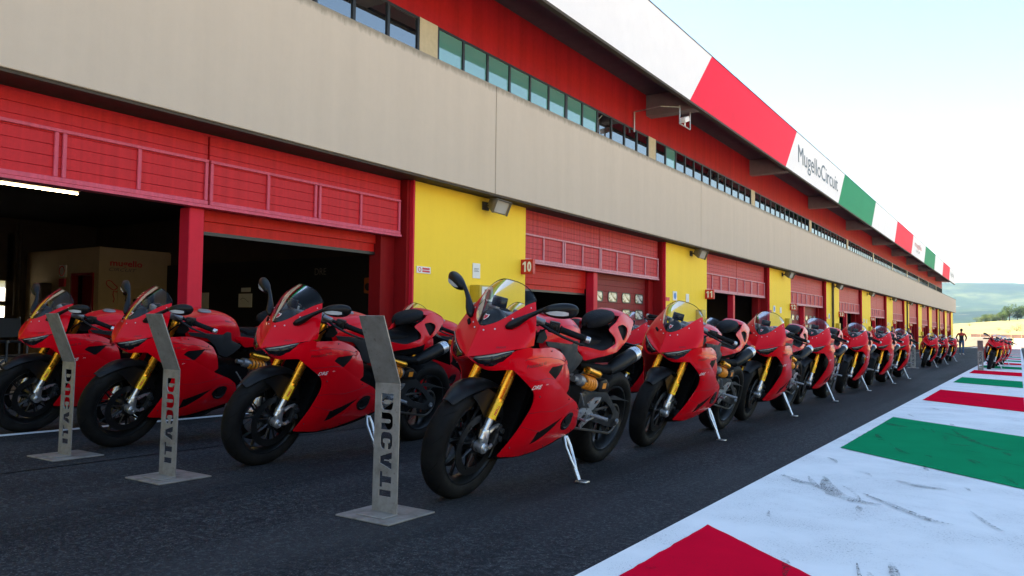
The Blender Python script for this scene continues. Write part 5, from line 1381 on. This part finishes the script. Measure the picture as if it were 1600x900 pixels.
# ------------------------------------------------------------------ people far down the lane
def person(x, y, rz, label, top, shirt, legs, hair='garage_black', stride=.16, scale=1.0, arms=(.16, .16)):
    root = empty('person', (x, y, gz(y)), (0, 0, rz)); root.scale = (scale,) * 3; tag(root, label, 'person', 'people far down the pit lane')
    J = {'pelvis': (0, 0, .95, .135), 'waist': (0, .01, 1.08, .125), 'chest': (0, .0, 1.30, .155), 'neck0': (0, 0, 1.47, .065), 'neck': (0, -.01, 1.54, .055), 'head0': (0, -.015, 1.62, .085), 'head': (0, -.02, 1.70, .098), 'crown': (0, -.005, 1.77, .06)}
    E = [('pelvis', 'waist'), ('waist', 'chest'), ('chest', 'neck0'), ('neck0', 'neck'), ('neck', 'head0'), ('head0', 'head'), ('head', 'crown')]
    for s, n, st in ((1, 'l', stride), (-1, 'r', -stride)):
        J.update({'hip' + n: (s * .09, 0, .90, .095), 'knee' + n: (s * .10, -st * .5 - .02, .50, .062), 'calf' + n: (s * .10, -st * .6 + .02, .34, .058), 'ank' + n: (s * .10, -st * .8 + (.05 if st < 0 else 0), .09, .042), 'toe' + n: (s * .115, -st * .8 - .15, .04, .036)})
        E += [('pelvis', 'hip' + n), ('hip' + n, 'knee' + n), ('knee' + n, 'calf' + n), ('calf' + n, 'ank' + n), ('ank' + n, 'toe' + n)]
        a = arms[0] if s > 0 else arms[1]
        J.update({'sh' + n: (s * .19, 0, 1.42, .065), 'el' + n: (s * .30, .05, 1.16, .048), 'wr' + n: (s * (.30 - a * .4), -.08, .98, .034), 'ha' + n: (s * (.29 - a * .5), -.12, .93, .036), 'th' + n: (s * (.27 - a * .5), -.15, .95, .015)})
        E += [('chest', 'sh' + n), ('sh' + n, 'el' + n), ('el' + n, 'wr' + n), ('wr' + n, 'ha' + n), ('wr' + n, 'th' + n)]
    keys = list(J)
    me = bpy.data.meshes.new('body'); me.from_pydata([J[k][:3] for k in keys], [(keys.index(a), keys.index(b_)) for a, b_ in E], []); me.update()
    o = bpy.data.objects.new('t', me); COL.objects.link(o)
    o.modifiers.new('k', 'SKIN'); sv = me.skin_vertices[0].data
    for i, k in enumerate(keys): sv[i].radius = (J[k][3], J[k][3] * (.72 if k in ('chest', 'waist', 'pelvis') else 1)); sv[i].use_root = (k == 'pelvis')
    o.modifiers.new('s', 'SUBSURF').levels = 2; o.modifiers['s'].render_levels = 2
    ev = o.evaluated_get(bpy.context.evaluated_depsgraph_get()); m2 = bpy.data.meshes.new_from_object(ev)
    bpy.data.objects.remove(o)
    mats = [M['skin'], M[shirt], M[top], M[legs], M[hair], M['paper_white']]
    m2.materials.clear()
    for q in mats: m2.materials.append(q)
    for pl in m2.polygons:
        c = pl.center; z = c.z
        if z > 1.69 or (z > 1.56 and c.y > .02): i = 4
        elif z > 1.50: i = 0
        elif z > 1.31: i = 2
        elif z > .96 and (abs(c.x) < .22 or z > 1.02): i = 1
        elif abs(c.x) > .20 and z > .8: i = 0
        elif z > .12: i = 3
        else: i = 5
        pl.material_index = i; pl.use_smooth = True
    b_ = bpy.data.objects.new('body', m2); COL.objects.link(b_); b_.parent = root
simple('skin', (.42, .24, .17), .6); simple('jeans', (.035, .085, .17), .85, vary=.2, vscale=12); simple('shirt_black', (.010, .010, .012), .8); simple('shirt_red', (.45, .03, .02), .7); simple('trousers_dark', (.02, .02, .024), .85)
person(-3.26, 60, R(175), 'person in black and red top and jeans walking away down the lane', 'shirt_red', 'shirt_black', 'jeans', stride=.10)
person(-6.7, 54, R(60), 'person in black standing before the garages, seen over the far screens', 'shirt_black', 'shirt_black', 'trousers_dark', stride=.03)
person(-5.55, 52, R(-40), 'person in dark clothes behind the far lane stand', 'shirt_black', 'shirt_black', 'trousers_dark', stride=.04, scale=.92)

# ------------------------------------------------------------------ summer haze
def haze():
    m = bpy.data.materials.new('haze_air'); m.use_nodes = True; nt = m.node_tree
    nt.nodes.remove(nt.nodes['Principled BSDF'])
    pv = N(nt, 'ShaderNodeVolumePrincipled'); pv.inputs['Color'].default_value = (.58, .80, 1, 1); pv.inputs['Density'].default_value = .00010
    pv.inputs['Anisotropy'].default_value = .2
    nt.links.new(pv.outputs[0], nt.nodes['Material Output'].inputs['Volume']); M['haze_air'] = m
    o = mk('haze', box(-7500, 7500, -2600, 7500, -320, 420), 'haze_air', smooth=False)
    o['kind'] = 'stuff'; o['label'] = 'pale summer haze over the far hills'; o['category'] = 'haze'
haze()
